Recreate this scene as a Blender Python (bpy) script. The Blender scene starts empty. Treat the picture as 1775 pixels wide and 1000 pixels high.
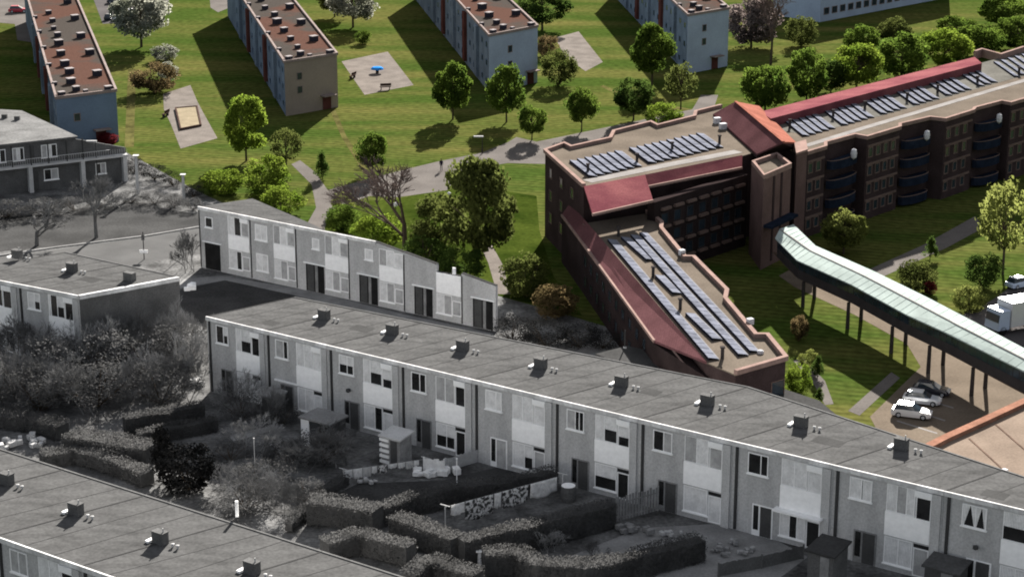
import bpy, math, random
import numpy as np
from mathutils import Vector, Matrix
rnd = random.Random(7)
S = bpy.context.scene
COL = S.collection
# ------------------------------------------------------------------ camera, sky, sun, exposure
CAM_H = 64.0
FPX = 3550.0                       # focal length in pixels of the 1775 px wide photograph
PITCH = math.atan(1100 / FPX)      # how far the camera looks down
cam_data = bpy.data.cameras.new("camera")
cam = bpy.data.objects.new("camera", cam_data)
COL.objects.link(cam)
cam.location = (0, 0, CAM_H)
cam.rotation_euler = (math.pi / 2 - PITCH, 0, 0)
cam_data.sensor_width = 36
cam_data.lens = 36 * FPX / 1775
cam_data.clip_start = 1
cam_data.clip_end = 4000
S.camera = cam

SUN_EL = math.radians(23)
SUN_AZ = math.radians(11)          # from +Y towards +X: the sun stands behind the scene
world = bpy.data.worlds.new("World")
S.world = world
world.use_nodes = True
wn = world.node_tree
bg = wn.nodes["Background"]
sky = wn.nodes.new("ShaderNodeTexSky")
sky.sky_type = 'NISHITA'
sky.sun_disc = False
sky.sun_elevation = SUN_EL
sky.sun_rotation = SUN_AZ
sky.air_density = 1.0
sky.dust_density = 2.0
# added fill: clear sky evened with a plain pale one to brighten shaded fronts
sky_fill = wn.nodes.new("ShaderNodeMix"); sky_fill.data_type = 'RGBA'; sky_fill.blend_type = 'MIX'; sky_fill.inputs[0].default_value = 0.72
wn.links.new(sky.outputs[0], sky_fill.inputs[6]); sky_fill.inputs[7].default_value = (3.2, 3.2, 3.25, 1)
wn.links.new(sky_fill.outputs[2], bg.inputs[0])
bg.inputs[1].default_value = 0.036
sl = bpy.data.lights.new("sun", 'SUN')
sl.energy = 5.0
sl.angle = math.radians(0.6)
sl.color = (1.0, 0.95, 0.88)
sun = bpy.data.objects.new("sun", sl)
COL.objects.link(sun)
sdir = Vector((math.sin(SUN_AZ) * math.cos(SUN_EL), math.cos(SUN_AZ) * math.cos(SUN_EL), math.sin(SUN_EL)))
sun.rotation_euler = sdir.to_track_quat('Z', 'Y').to_euler()
sun.location = (60, 260, 120)
S.view_settings.view_transform = 'Standard'
S.view_settings.look = 'None'
S.view_settings.exposure = 2.32
S.view_settings.gamma = 1
S.render.engine = 'CYCLES'
S.cycles.filter_width = 1.9

# ------------------------------------------------------------------ measuring helpers
_c, _s = math.cos(PITCH), math.sin(PITCH)
def G(px, py, z=0.0):
    """the world point at height z that the photograph shows at pixel (px, py)"""
    u = (px - 887.5) / FPX; v = (500 - py) / FPX
    d = (u, v * _s + _c, v * _c - _s)
    t = (z - CAM_H) / d[2]
    return Vector((d[0] * t, d[1] * t, z))
def PJ(p):
    z = p[2] - CAM_H
    d = p[1] * _c - z * _s; v = p[1] * _s + z * _c
    return (887.5 + FPX * p[0] / d, 500 - FPX * v / d)
def UP(base, py):
    lo, hi = 0.0, 60.0
    for _ in range(40):
        m = (lo + hi) / 2
        if PJ((base[0], base[1], m))[1] > py: lo = m
        else: hi = m
    return lo
def PXM(p):
    return FPX / math.sqrt(p[0] ** 2 + p[1] ** 2 + (p[2] - CAM_H) ** 2)
def isect(p, d, q, e):
    """2D: where the line p + t d meets the line q + u e"""
    den = d[0] * e[1] - d[1] * e[0]
    t = ((q[0] - p[0]) * e[1] - (q[1] - p[1]) * e[0]) / den
    return Vector((p[0] + t * d[0], p[1] + t * d[1], p[2]))

# ------------------------------------------------------------------ materials
def mat(name, col, rough=0.85, var=0.25, scale=0.6, fine=0.12, fscale=6.0, bump=0.0, spec=0.0,
        col2=None, streak=None, metal=0.0, hue_rand=0.0, translucent=0.0, stretch=None, contrast=None):
    m = bpy.data.materials.new(name)
    m.use_nodes = True
    nt = m.node_tree; N = nt.nodes; L = nt.links
    b = N["Principled BSDF"]
    b.inputs["Roughness"].default_value = rough
    b.inputs["Specular IOR Level"].default_value = spec
    b.inputs["Metallic"].default_value = metal
    tc = N.new("ShaderNodeTexCoord")
    src = tc.outputs["Object"]
    if stretch:
        mp = N.new("ShaderNodeMapping"); mp.inputs["Scale"].default_value = stretch[:3]
        if len(stretch) > 3: mp.inputs["Rotation"].default_value = (0, 0, stretch[3])
        L.new(src, mp.inputs[0]); src2 = mp.outputs[0]
    else:
        src2 = src
    n1 = N.new("ShaderNodeTexNoise"); n1.inputs["Scale"].default_value = scale; n1.inputs["Detail"].default_value = 5
    L.new(src2, n1.inputs["Vector"])
    ramp = N.new("ShaderNodeValToRGB")
    lo, hi = contrast or (0.35, 0.65)
    ramp.color_ramp.elements[0].position = lo; ramp.color_ramp.elements[1].position = hi
    a = [max(0, c * (1 - var)) for c in col]
    c2 = col2 if col2 else [min(1, c * (1 + var)) for c in col]
    ramp.color_ramp.elements[0].color = (*a, 1); ramp.color_ramp.elements[1].color = (*c2, 1)
    L.new(n1.outputs["Fac"], ramp.inputs[0])
    out = ramp.outputs[0]
    if fine:
        n2 = N.new("ShaderNodeTexNoise"); n2.inputs["Scale"].default_value = fscale; n2.inputs["Detail"].default_value = 4
        L.new(src, n2.inputs["Vector"])
        mr = N.new("ShaderNodeMapRange"); mr.inputs[1].default_value = 0.3; mr.inputs[2].default_value = 0.7
        mr.inputs[3].default_value = 1 - fine; mr.inputs[4].default_value = 1 + fine
        L.new(n2.outputs["Fac"], mr.inputs[0])
        mx = N.new("ShaderNodeMix"); mx.data_type = 'RGBA'; mx.blend_type = 'MULTIPLY'; mx.inputs[0].default_value = 1
        L.new(out, mx.inputs[6]); L.new(mr.outputs[0], mx.inputs[7]); out = mx.outputs[2]
    if streak:      # wave bands: (axis, scale, amount[, rotation])
        ax, ws, amt = streak[:3]
        w = N.new("ShaderNodeTexWave"); w.wave_type = 'BANDS'; w.bands_direction = ax
        w.inputs["Scale"].default_value = ws; w.inputs["Distortion"].default_value = 1.5; w.inputs["Detail"].default_value = 2
        if len(streak) > 3:
            mp3 = N.new("ShaderNodeMapping"); mp3.inputs["Rotation"].default_value = (0, 0, streak[3])
            L.new(src, mp3.inputs[0]); L.new(mp3.outputs[0], w.inputs["Vector"])
        else:
            L.new(src, w.inputs["Vector"])
        mr = N.new("ShaderNodeMapRange"); mr.inputs[3].default_value = 1 - amt; mr.inputs[4].default_value = 1 + amt
        L.new(w.outputs["Fac"], mr.inputs[0])
        mx = N.new("ShaderNodeMix"); mx.data_type = 'RGBA'; mx.blend_type = 'MULTIPLY'; mx.inputs[0].default_value = 1
        L.new(out, mx.inputs[6]); L.new(mr.outputs[0], mx.inputs[7]); out = mx.outputs[2]
    if hue_rand:
        oi = N.new("ShaderNodeObjectInfo")
        mr = N.new("ShaderNodeMapRange"); mr.inputs[3].default_value = 1 - hue_rand; mr.inputs[4].default_value = 1 + hue_rand
        L.new(oi.outputs["Random"], mr.inputs[0])
        mx = N.new("ShaderNodeMix"); mx.data_type = 'RGBA'; mx.blend_type = 'MULTIPLY'; mx.inputs[0].default_value = 1
        L.new(out, mx.inputs[6]); L.new(mr.outputs[0], mx.inputs[7]); out = mx.outputs[2]
    L.new(out, b.inputs["Base Color"])
    if bump:
        bp = N.new("ShaderNodeBump"); bp.inputs["Strength"].default_value = bump; bp.inputs["Distance"].default_value = 0.05
        n3 = N.new("ShaderNodeTexNoise"); n3.inputs["Scale"].default_value = fscale * 1.5
        L.new(src, n3.inputs["Vector"]); L.new(n3.outputs["Fac"], bp.inputs["Height"]); L.new(bp.outputs[0], b.inputs["Normal"])
    if translucent:
        tr = N.new("ShaderNodeBsdfTranslucent"); L.new(out, tr.inputs[0])
        ms = N.new("ShaderNodeMixShader"); ms.inputs[0].default_value = translucent
        L.new(b.outputs[0], ms.inputs[1]); L.new(tr.outputs[0], ms.inputs[2])
        L.new(ms.outputs[0], N["Material Output"].inputs[0])
    return m
g = lambda v: (v, v, v)
M = dict(
    # black and white quarter
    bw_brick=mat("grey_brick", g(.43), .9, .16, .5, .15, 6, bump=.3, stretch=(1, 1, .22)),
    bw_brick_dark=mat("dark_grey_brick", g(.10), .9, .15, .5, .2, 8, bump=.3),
    bw_pier=mat("grey_brick_pier", g(.45), .9, .1, .5, .15, 9),
    bw_roof=mat("grey_bitumen_roof", g(.066), .9, .24, .30, .18, 4, stretch=(1, 2.6, 1, .45), contrast=(.25, .6), bump=.2),
    bw_edge=mat('grey_roof_edge', g(.11), .9, .15, .8, .15, 5),
    bw_patch=mat('pale_roof_patch', g(.082), .9, .15, .8, .15, 5),
    bw_fascia=mat('weathered_white_fascia', g(.60), .7, .22, .7, .15, 4, stretch=(1, 1, .3)),
    bw_joint=mat("roof_joint_bitumen", g(.052), .9, .1, .5, .1, 5),
    bw_roof2=mat("dark_grey_felt_roof", g(.045), .9, .2, .3, .15, 4),
    bw_white=mat("white_painted_wood", g(.86), .6, .05, .5, .04, 5),
    bw_panel=mat("white_cladding_panel", g(.92), .6, .05, .5, .05, 3),
    bw_curtain=mat("light_curtain", g(.66), .8, .12, 1.5, .05, 6, streak=('X', 3.2, .16)),
    bw_curtain2=mat("grey_curtain", g(.38), .8, .15, 1.5, .05, 6, streak=('X', 3.2, .2)),
    bw_glass=mat("dark_window_glass", g(.02), .12, .3, 1.2, .0, 6, spec=.5),
    bw_door=mat("dark_grey_door", g(.07), .5, .1, 1, .1, 6),
    bw_doorway_shade=mat("painted_doorway_shade", g(.02), .9, .2, 1, 0),
    bw_pipe=mat("dark_downpipe", g(.05), .6, .1, 1, 0),
    bw_ground=mat("grey_garden_ground", g(.10), .95, .45, .35, .35, 3, bump=.4),
    bw_lawn=mat("grey_mown_lawn", g(.048), .95, .18, .25, .2, 4, bump=.3),
    bw_lawn2=mat("dark_grey_lawn", g(.045), .95, .2, .3, .25, 4),
    bw_road=mat("grey_asphalt_road", g(.085), .9, .1, .3, .08, 6),
    bw_path=mat("pale_paving", g(.20), .9, .15, .6, .15, 5),
    bw_hedge=mat("dark_hedge_foliage", g(.085), 1, .2, .5, .2, 4, hue_rand=.15, translucent=.4),
    bw_twig=mat("grey_twigs", g(.19), .95, .3, 1, .2, 4, hue_rand=.2),
    bw_twig_dark=mat("dark_twigs", g(.12), .95, .3, 1, .2, 4, hue_rand=.2),
    bw_conifer=mat("black_conifer_foliage", g(.014), .9, .4, 1, .3, 4),
    bw_cloth=mat("white_laundry", g(.72), .9, .15, 3, .1, 8, translucent=.35),
    bw_cloth_pattern=mat("patterned_laundry", g(.13), .9, .5, 4, .3, 9, col2=g(.65), contrast=(.45, .55), translucent=.25),
    bw_wood=mat("grey_weathered_wood", g(.22), .9, .2, 1, .15, 6),
    bw_stone=mat("grey_rubble", g(.25), .95, .3, 1.5, .25, 5),
    bw_metal=mat("pale_galvanised_metal", g(.42), .5, .1, 1, .05, 4),
    # colour quarter
    lawn=mat("mown_lawn", (.038,.060,.0120), .95, .14, .085, .28, 1.1, col2=(.085,.079,.025), stretch=(.35, 1.6, 1, .25), streak=('Y', .26, .15, .3), bump=.3, contrast=(.40, .74)),
    worn=mat('worn_dry_grass', (.066, .062, .022), .95, .35, .35, .25, 2),
    meadow=mat("rough_grass", (.020,.034,.005), .95, .3, .15, .25, 2, col2=(.038,.052,.009), bump=.3),
    path=mat("pinkish_paving", (.104,.095,.089), .9, .12, .25, .1, 4),
    sand=mat("playground_sand", (.132,.117,.106), .95, .15, .4, .12, 4),
    sand2=mat("pale_sand", (.20,.168,.118), .95, .1, .6, .1, 4),
    asphalt=mat("car_park_asphalt", (.075,.07,.07), .9, .15, .15, .1, 4),
    pavers=mat("beige_pavers", (.115,.094,.074), .9, .12, .3, .12, 4),
    dirt=mat("dry_soil", (.10,.075,.05), .95, .2, .4, .2, 4),
    blk_roof=mat("reddish_gravel_roof", (.056,.049,.044), .95, .15, .09, .2, 4, col2=(.068,.038,.030), contrast=(.48, .58)),
    blk_wall_blue_shade=mat("wall_painted_blue_shade", (.115,.16,.225), .85, .1, .2, .06, 4),  # blue of the shaded white render put into the base colour
    blk_wall_beige=mat("beige_rendered_wall", (.23,.195,.165), .85, .1, .2, .06, 4),
    blk_wall_white=mat("pale_wall_painted_shade", (.29,.35,.445), .85, .1, .2, .06, 4),  # bluish tint paints sky-lit shade onto the white render
    blk_coping=mat("pale_concrete_coping", (.20,.165,.155), .8, .1, .6, .06, 4),
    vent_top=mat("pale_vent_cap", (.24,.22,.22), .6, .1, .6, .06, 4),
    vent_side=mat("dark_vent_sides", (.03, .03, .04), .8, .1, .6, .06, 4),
    glass=mat("blue_grey_glass", (.02, .03, .04), .1, .2, 1, 0, spec=.5),
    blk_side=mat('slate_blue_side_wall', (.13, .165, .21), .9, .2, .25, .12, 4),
    rust=mat("rust_red_panel", (.085, .035, .03), .8, .2, .6, .1, 4),
    brick=mat("brown_brick", (.042,.030,.030), .95, .18, .4, .2, 7, bump=.3),  # deep shade of the fronts partly put into this darkened brick
    brick_shade=mat('brown_brick_painted_shade', (.028, .021, .021), .95, .18, .4, .2, 7),  # darker copy of the brown brick, standing in for shade on unlit walls
    brick_band=mat("pale_brick_band", (.125,.09,.078), .9, .12, .6, .12, 7),
    brick_pink=mat("pink_brick", (.12,.08,.073), .95, .15, .35, .15, 7, bump=.2),
    gravel=mat("beige_roof_gravel", (.105,.088,.072), .95, .14, .25, .15, 5),
    gravel_pale=mat("pale_roof_strip", (.19,.18,.175), .9, .12, .4, .1, 5),
    tiles=mat("red_roof_tiles", (.135,.044,.054), .75, .16, .25, .15, 5, streak=('X', 2.2, .12), col2=(.175,.066,.07), bump=.3),
    tiles_dark=mat("dark_red_roof_tiles", (.088,.042,.045), .8, .18, .25, .15, 5, streak=('X', 2.2, .12), bump=.3),  # darker, duller red than the main roof tiles
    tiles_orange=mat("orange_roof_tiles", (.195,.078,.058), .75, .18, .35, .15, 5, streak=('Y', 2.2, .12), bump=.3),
    coping=mat("pink_stone_coping", (.215,.15,.132), .8, .12, .6, .1, 5),
    pv=mat("solar_glass", (.115,.122,.15), .5, .22, .5, .12, 2),
    pv_frame=mat("solar_frame", (.16,.16,.17), .5, .1, 1, .05, 4),
    pv_dark=mat("solar_panel_back", (.02, .022, .035), .8, .1, 1, .05, 4),
    balcony=mat("dark_blue_balcony", (.013,.018,.03), .6, .2, 1, .1, 4),
    white=mat("white_metal", (.5,.5,.52), .5, .05, 1, .03, 4),
    copper=mat("pale_green_roofing", (.27,.315,.30), .6, .1, .25, .05, 5, stretch=(3, 1, 1)),
    steel=mat("dark_steel", (.045, .04, .04), .6, .1, 1, .05, 4),
    deck=mat("brown_deck", (.10, .07, .055), .9, .2, .6, .1, 4),
    car_white=mat("white_car_paint", (.55,.55,.55), .25, .03, 1, 0, spec=.5),
    car_silver=mat("silver_car_paint", (.45, .47, .50), .3, .03, 1, 0, spec=.5, metal=.3),
    car_dark=mat("dark_car_paint", (.02, .022, .03), .25, .03, 1, 0, spec=.5),
    car_red=mat("red_car_paint", (.30, .012, .03), .3, .03, 1, 0, spec=.5),
    car_blue=mat("light_blue_car_paint", (.40, .47, .60), .3, .03, 1, 0, spec=.5),
    tyre=mat("black_rubber", (.015, .015, .015), .9, .1, 1, 0),
    bark=mat("brown_bark", (.07, .055, .042), .95, .3, 1, .2, 5),
    blue=mat("blue_plastic", (.03, .20, .55), .5, .05, 1, 0),
    wood=mat("dark_timber", (.06, .04, .035), .9, .2, 1, .1, 5),
    skin=mat("skin", (.45, .28, .20), .6, .05, 1, 0),
    clothes=mat("dark_clothing", (.025, .022, .04), .9, .1, 2, 0),
)
def leafmat(name, col, col2, tr=.5):
    return mat(name, col, .9, .05, 1.1, .2, 3.0, col2=col2, hue_rand=.12, translucent=tr)
LEAF = dict(
    bright=leafmat("bright_green_leaves", (0.0755, 0.1259, 0.0141), (0.1560, 0.2014, 0.0302)),
    mid=leafmat("mid_green_leaves", (0.0454, 0.0805, 0.0141), (0.0956, 0.1360, 0.0221)),
    dark=leafmat("dark_green_leaves", (0.0282, 0.0523, 0.0120), (0.0624, 0.0956, 0.0202)),
    olive=leafmat("olive_leaves", (0.0438, 0.0547, 0.0151), (0.0876, 0.1027, 0.0277)),
    yellow=leafmat("yellow_green_leaves", (0.1047, 0.1248, 0.0282), (0.1852, 0.2014, 0.0604)),
    white=leafmat("white_blossom", (0.1249, 0.1342, 0.0936), (0.2872, 0.2872, 0.2498)),
    brown=leafmat("brown_leaves", (0.0704, 0.0553, 0.0252), (0.1410, 0.1007, 0.0503)),
    red=leafmat("dark_red_leaves", (0.0906, 0.0120, 0.0181), (0.1711, 0.0302, 0.0353)),
    purple=leafmat("grey_purple_twigs", (0.1007, 0.0805, 0.0755), (0.1913, 0.1560, 0.1410)),
)

# ------------------------------------------------------------------ mesh builder
class MB:
    def __init__(self): self.v = []; self.f = []; self.mi = []
    def add(self, vs, fs, m=0):
        o = len(self.v); self.v += [tuple(p) for p in vs]
        self.f += [[i + o for i in f] for f in fs]; self.mi += [m] * len(fs)
        return self
    def box(self, c, sx, sy, sz, rz=0.0, m=0):
        """box standing on the point c, turned by rz"""
        ca, sa = math.cos(rz), math.sin(rz); vs = []
        for z in (0, sz):
            for x, y in ((-1, -1), (1, -1), (1, 1), (-1, 1)):
                X, Y = x * sx / 2, y * sy / 2
                vs.append((c[0] + X * ca - Y * sa, c[1] + X * sa + Y * ca, c[2] + z))
        return self.add(vs, [[3, 2, 1, 0], [4, 5, 6, 7], [0, 1, 5, 4], [1, 2, 6, 5], [2, 3, 7, 6], [3, 0, 4, 7]], m)
    def prism(self, poly, z0, z1, m=0):
        """vertical prism on a plan polygon; z0 and z1 may be lists, one height per corner"""
        n = len(poly)
        a = z0 if isinstance(z0, (list, tuple)) else [z0] * n
        b = z1 if isinstance(z1, (list, tuple)) else [z1] * n
        ar = sum(poly[i][0] * poly[(i + 1) % n][1] - poly[(i + 1) % n][0] * poly[i][1] for i in range(n))
        idx = list(range(n)) if ar > 0 else list(range(n))[::-1]
        vs = [(poly[i][0], poly[i][1], a[i]) for i in idx] + [(poly[i][0], poly[i][1], b[i]) for i in idx]
        fs = [list(range(n))[::-1], list(range(n, 2 * n))] + [[i, (i + 1) % n, n + (i + 1) % n, n + i] for i in range(n)]
        return self.add(vs, fs, m)
    def hexa(self, lo, hi, m=0):
        """solid between two quads of matching corners"""
        return self.add(list(lo) + list(hi), [[3, 2, 1, 0], [4, 5, 6, 7], [0, 1, 5, 4], [1, 2, 6, 5], [2, 3, 7, 6], [3, 0, 4, 7]], m)
    def tube(self, a, b, r0, r1=None, n=6, m=0, cap=True):
        a = Vector(a); b = Vector(b); r1 = r0 if r1 is None else r1
        d = (b - a).normalized(); u = d.orthogonal().normalized(); w = d.cross(u)
        vs = []
        for p, r in ((a, r0), (b, r1)):
            for i in range(n):
                t = 2 * math.pi * i / n
                vs.append(p + u * (r * math.cos(t)) + w * (r * math.sin(t)))
        fs = [[i, (i + 1) % n, n + (i + 1) % n, n + i] for i in range(n)]
        if cap: fs += [list(range(n))[::-1], list(range(n, 2 * n))]
        return self.add(vs, fs, m)
    def ribbon(self, pts, w, h, m=0, drop=0.0):
        """a strip of width w along a polyline, its top h above the points"""
        n = len(pts); L = []; R = []
        for i in range(n):
            d = Vector((0, 0))
            if i > 0: d += Vector((pts[i][0] - pts[i - 1][0], pts[i][1] - pts[i - 1][1])).normalized()
            if i < n - 1: d += Vector((pts[i + 1][0] - pts[i][0], pts[i + 1][1] - pts[i][1])).normalized()
            d.normalize(); nn = Vector((-d[1], d[0]))
            k = 1.0
            if 0 < i < n - 1:
                e = Vector((pts[i + 1][0] - pts[i][0], pts[i + 1][1] - pts[i][1])).normalized()
                k = 1 / max(.5, abs(e.dot(d)))
            L.append((pts[i][0] + nn[0] * w / 2 * k, pts[i][1] + nn[1] * w / 2 * k)); R.append((pts[i][0] - nn[0] * w / 2 * k, pts[i][1] - nn[1] * w / 2 * k))
        vs = []
        for i in range(n):
            z0, z1 = pts[i][2] - drop, pts[i][2] + h
            vs += [(*R[i], z0), (*L[i], z0), (*L[i], z1), (*R[i], z1)]
        fs = []
        for i in range(n - 1):
            a, b = 4 * i, 4 * i + 4
            for k in range(4): fs.append([a + k, b + k, b + (k + 1) % 4, a + (k + 1) % 4])
        fs += [[0, 1, 2, 3], [4 * n - 1, 4 * n - 2, 4 * n - 3, 4 * n - 4]]
        return self.add(vs, fs, m)
    def lathe(self, c, prof, n=12, m=0):
        vs = []
        for r, z in prof:
            for i in range(n):
                t = 2 * math.pi * i / n
                vs.append((c[0] + r * math.cos(t), c[1] + r * math.sin(t), c[2] + z))
        fs = []
        for k in range(len(prof) - 1):
            for i in range(n):
                fs.append([k * n + i, k * n + (i + 1) % n, (k + 1) * n + (i + 1) % n, (k + 1) * n + i])
        fs += [list(range(n))[::-1], list(range((len(prof) - 1) * n, len(prof) * n))]
        return self.add(vs, fs, m)
    def build(self, name, mats, parent=None, loc=None, smooth=False, bevel=0.0):
        if not isinstance(mats, (list, tuple)): mats = [mats]
        me = bpy.data.meshes.new(name)
        off = wloc(parent) if parent else (Vector(loc) if loc is not None else Vector((0, 0, 0)))
        me.from_pydata([(p[0] - off[0], p[1] - off[1], p[2] - off[2]) for p in self.v], [], self.f)
        for m in mats: me.materials.append(M[m] if isinstance(m, str) else m)
        if len(mats) > 1: me.polygons.foreach_set("material_index", self.mi)
        if smooth: me.polygons.foreach_set("use_smooth", [True] * len(me.polygons))
        me.update()
        o = bpy.data.objects.new(name, me); COL.objects.link(o)
        if parent: o.parent = parent
        elif loc is not None: o.location = loc
        if bevel:
            bv = o.modifiers.new("bevel", 'BEVEL'); bv.width = bevel; bv.segments = 2; bv.limit_method = 'ANGLE'
        return o
def wloc(o):
    p = Vector((0, 0, 0))
    while o: p += o.location; o = o.parent
    return p
def tag(o, label=None, cat=None, group=None, kind=None):
    if label: o['label'] = label
    if cat: o['category'] = cat
    if group: o['group'] = group
    if kind: o['kind'] = kind
    return o
def empty(name, loc, label, cat, group=None):
    o = bpy.data.objects.new(name, None); COL.objects.link(o); o.location = loc
    o.empty_display_size = .5
    return tag(o, label, cat, group)
def copy_tree(o, parent=None):
    c = o.copy(); COL.objects.link(c); c.parent = parent
    for ch in [x for x in o.children]: copy_tree(ch, c)
    return c
def structure(name, poly, z, m, kind='structure'):
    """a flat sheet of ground: poly in photograph pixels"""
    mb = MB(); pts = [G(x, y) for x, y in poly]
    ar = sum(pts[i][0] * pts[(i + 1) % len(pts)][1] - pts[(i + 1) % len(pts)][0] * pts[i][1] for i in range(len(pts)))
    if ar < 0: pts = pts[::-1]
    mb.add([(p[0], p[1], z) for p in pts], [list(range(len(pts)))])
    return tag(mb.build(name, m), kind=kind)

# ------------------------------------------------------------------ the ground
mb = MB(); mb.add([(-1500, -200, 0), (1500, -200, 0), (1500, 2500, 0), (-1500, 2500, 0)], [[0, 1, 2, 3]])
tag(mb.build("lawn_ground", "lawn"), kind='structure')
structure("grey_ground", [(-500, 262), (215, 262), (345, 333), (480, 395), (640, 470), (860, 512), (980, 545), (1130, 590), (1240, 640), (1400, 700), (1540, 752), (1640, 790), (2000, 900), (2600, 1700), (-1200, 1700)], .006, "bw_ground")
structure("grey_lawn", [(-200, 385), (60, 372), (150, 360), (245, 355), (345, 372), (345, 392), (250, 408), (100, 427), (-200, 455)], .012, "bw_lawn")
structure("grey_road", [(-100, 462), (100, 432), (250, 412), (345, 396), (352, 440), (300, 446), (230, 462), (90, 500), (-100, 520)], .012, "bw_road")
structure("dark_lawn", [(300, 506), (395, 484), (520, 508), (440, 560), (330, 560)], .012, "bw_lawn2")
structure("paved_path", [(305, 485), (385, 478), (540, 505), (700, 545), (860, 580), (850, 590), (690, 558), (520, 514), (390, 486), (312, 500)], .018, "bw_path")
structure("footpath", [(930, 620), (1085, 577), (1140, 588), (1060, 625), (1000, 632)], .016, "bw_path")
structure("garden_path", [(395, 755), (470, 738), (480, 744), (405, 765)], .016, "bw_path")
structure("garden_path", [(350, 802), (495, 788), (500, 796), (360, 815)], .016, "bw_path")
structure("garden_terrace", [(985, 965), (1110, 915), (1290, 905), (1400, 965), (1340, 1010), (1120, 1010), (1200, 955), (1050, 960)], .016, "bw_path")
structure("garden_lawn", [(565, 865), (620, 838), (770, 832), (900, 800), (950, 815), (690, 870)], .014, "bw_lawn2")
for k in range(4):
    x, y = 1540 + k * 14, 752 - k * 22
    structure("bay_line", [(x, y), (x + 70, y + 22), (x + 71, y + 20), (x + 1, y - 2)], .016, "gravel_pale")
structure("worn_track", [(560, 120), (566, 118), (575, 175), (600, 235), (640, 300), (632, 303), (592, 238), (566, 178)], .007, "worn")
structure("worn_track", [(1040, 150), (1046, 148), (1110, 175), (1205, 190), (1200, 196), (1104, 181)], .007, "worn")
structure("worn_track", [(216, 255), (222, 120), (236, 120), (232, 255)], .007, "worn")
# kerb along the grey road
mb = MB(); mb.ribbon([G(*p) for p in [(-100, 458), (100, 429), (250, 410), (345, 394)]], .3, .12)
tag(mb.build("kerb", "bw_path"), kind='structure')
# colour side
structure("footpath", [(520, 410), (548, 360), (540, 320), (505, 285), (520, 278), (548, 300), (568, 330), (625, 314), (690, 297), (760, 280), (835, 265), (880, 247), (895, 238), (930, 246), (960, 240), (1200, 190), (1215, 165), (1245, 165), (1235, 195), (960, 285), (880, 283), (800, 296), (775, 330), (690, 342), (640, 340), (570, 365), (560, 410)], .010, "path")
structure("sand_playground", [(283, 163), (330, 148), (343, 178), (352, 195), (377, 240), (313, 258), (296, 215), (284, 190)], .010, "sand")
structure("paved_playground", [(592, 107), (672, 90), (717, 148), (632, 165)], .010, "sand")
structure("paved_playground", [(962, 66), (1003, 55), (1045, 108), (1015, 124), (980, 100)], .010, "sand")
structure("car_park", [(-100, -60), (62, -60), (75, 35), (60, 45), (-100, 32)], .010, "path")
structure("car_park", [(140, -60), (300, -60), (290, 20), (240, 38), (178, 42)], .010, "asphalt")
structure("footpath", [(25, 38), (60, 32), (62, 75), (30, 70)], .012, "path")
structure("rough_grass", [(470, 410), (600, 350), (690, 345), (800, 320), (930, 340), (935, 400), (960, 480), (1010, 548), (860, 512), (640, 470)], .008, "meadow")
structure("dirt_path", [(828, 415), (850, 420), (872, 460), (885, 510), (862, 510), (846, 455)], .014, "sand")
structure("footpath", [(358, -60), (392, -60), (395, 15), (378, 22), (365, 14)], .010, "path")
structure("courtyard_paving", [(1350, 478), (1380, 462), (1480, 512), (1580, 560), (1660, 600), (1800, 668), (1850, 760), (1640, 790), (1520, 745), (1508, 722), (1596, 636), (1572, 596), (1480, 545), (1378, 498)], .010, "pavers")
structure("courtyard_paving", [(1640, 560), (1720, 520), (1775, 480), (1850, 480), (1850, 640), (1775, 625)], .010, "asphalt")
structure("footpath", [(1500, 470), (1600, 425), (1690, 375), (1705, 395), (1640, 430), (1530, 480)], .012, "path")
structure("footpath", [(1375, 625), (1392, 620), (1430, 660), (1445, 700), (1430, 702), (1412, 668)], .012, "path")
structure("footpath", [(1470, 712), (1490, 720), (1560, 655), (1545, 645)], .014, "path")

# ------------------------------------------------------------------ foliage
def rv():
    while True:
        v = Vector((rnd.uniform(-1, 1), rnd.uniform(-1, 1), rnd.uniform(-1, 1)))
        if .05 < v.length < 1: return v
def leaf_quads(mb, pts, size, m=0, flat=.0):
    for p in pts:
        a = rv().normalized(); b = a.orthogonal().normalized(); c = a.cross(b)
        s = size * rnd.uniform(.6, 1.3); t = s * rnd.uniform(.5, .9)
        q = Vector(p)
        mb.add([q - b * s - c * t * .3, q + c * t, q + b * s - c * t * .2, q - c * t], [[0, 1, 2, 3]], m)
def crown(shape, n, size, zlo, seed):
    """points in a unit crown: width 1, from height zlo to 1, grown in clumps"""
    global rnd
    rnd = random.Random(seed); pts = []
    nc = 66; cl = []
    while len(cl) < nc:
        v = rv()
        if v.length < .45: continue
        k = v.normalized() * (v.length ** .5)
        z = (k[2] + 1) / 2
        if shape == 'cone': w = (1 - z) ** .75 * 1.05 + .02
        elif shape == 'egg': w = math.sqrt(max(0, 1 - (k[2]) ** 2)) * (1.12 - .42 * z) ; 
        else: w = math.sqrt(max(0, 1 - k[2] ** 2))
        hx = Vector((k[0], k[1])); l = hx.length or 1
        rr = w * (abs(l) / math.sqrt(max(.05, 1 - k[2] ** 2))) if shape != 'cone' else w * math.sqrt(rnd.random())
        rr = min(rr, 1) * .43 * rnd.uniform(.92, 1.06)
        cl.append((hx[0] / l * rr, hx[1] / l * rr, zlo + (1 - zlo) * (.07 + .86 * z), rnd.uniform(.085, .165)))
    for _ in range(n):
        c = rnd.choice(cl)
        v = rv(); v = v.normalized() * (v.length ** .6)
        pts.append((c[0] + v[0] * c[3], c[1] + v[1] * c[3], max(.01, c[2] + v[2] * c[3] * .75 * (1 - zlo) * 1.25)))
    return pts, cl
PROTO = {}
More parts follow.
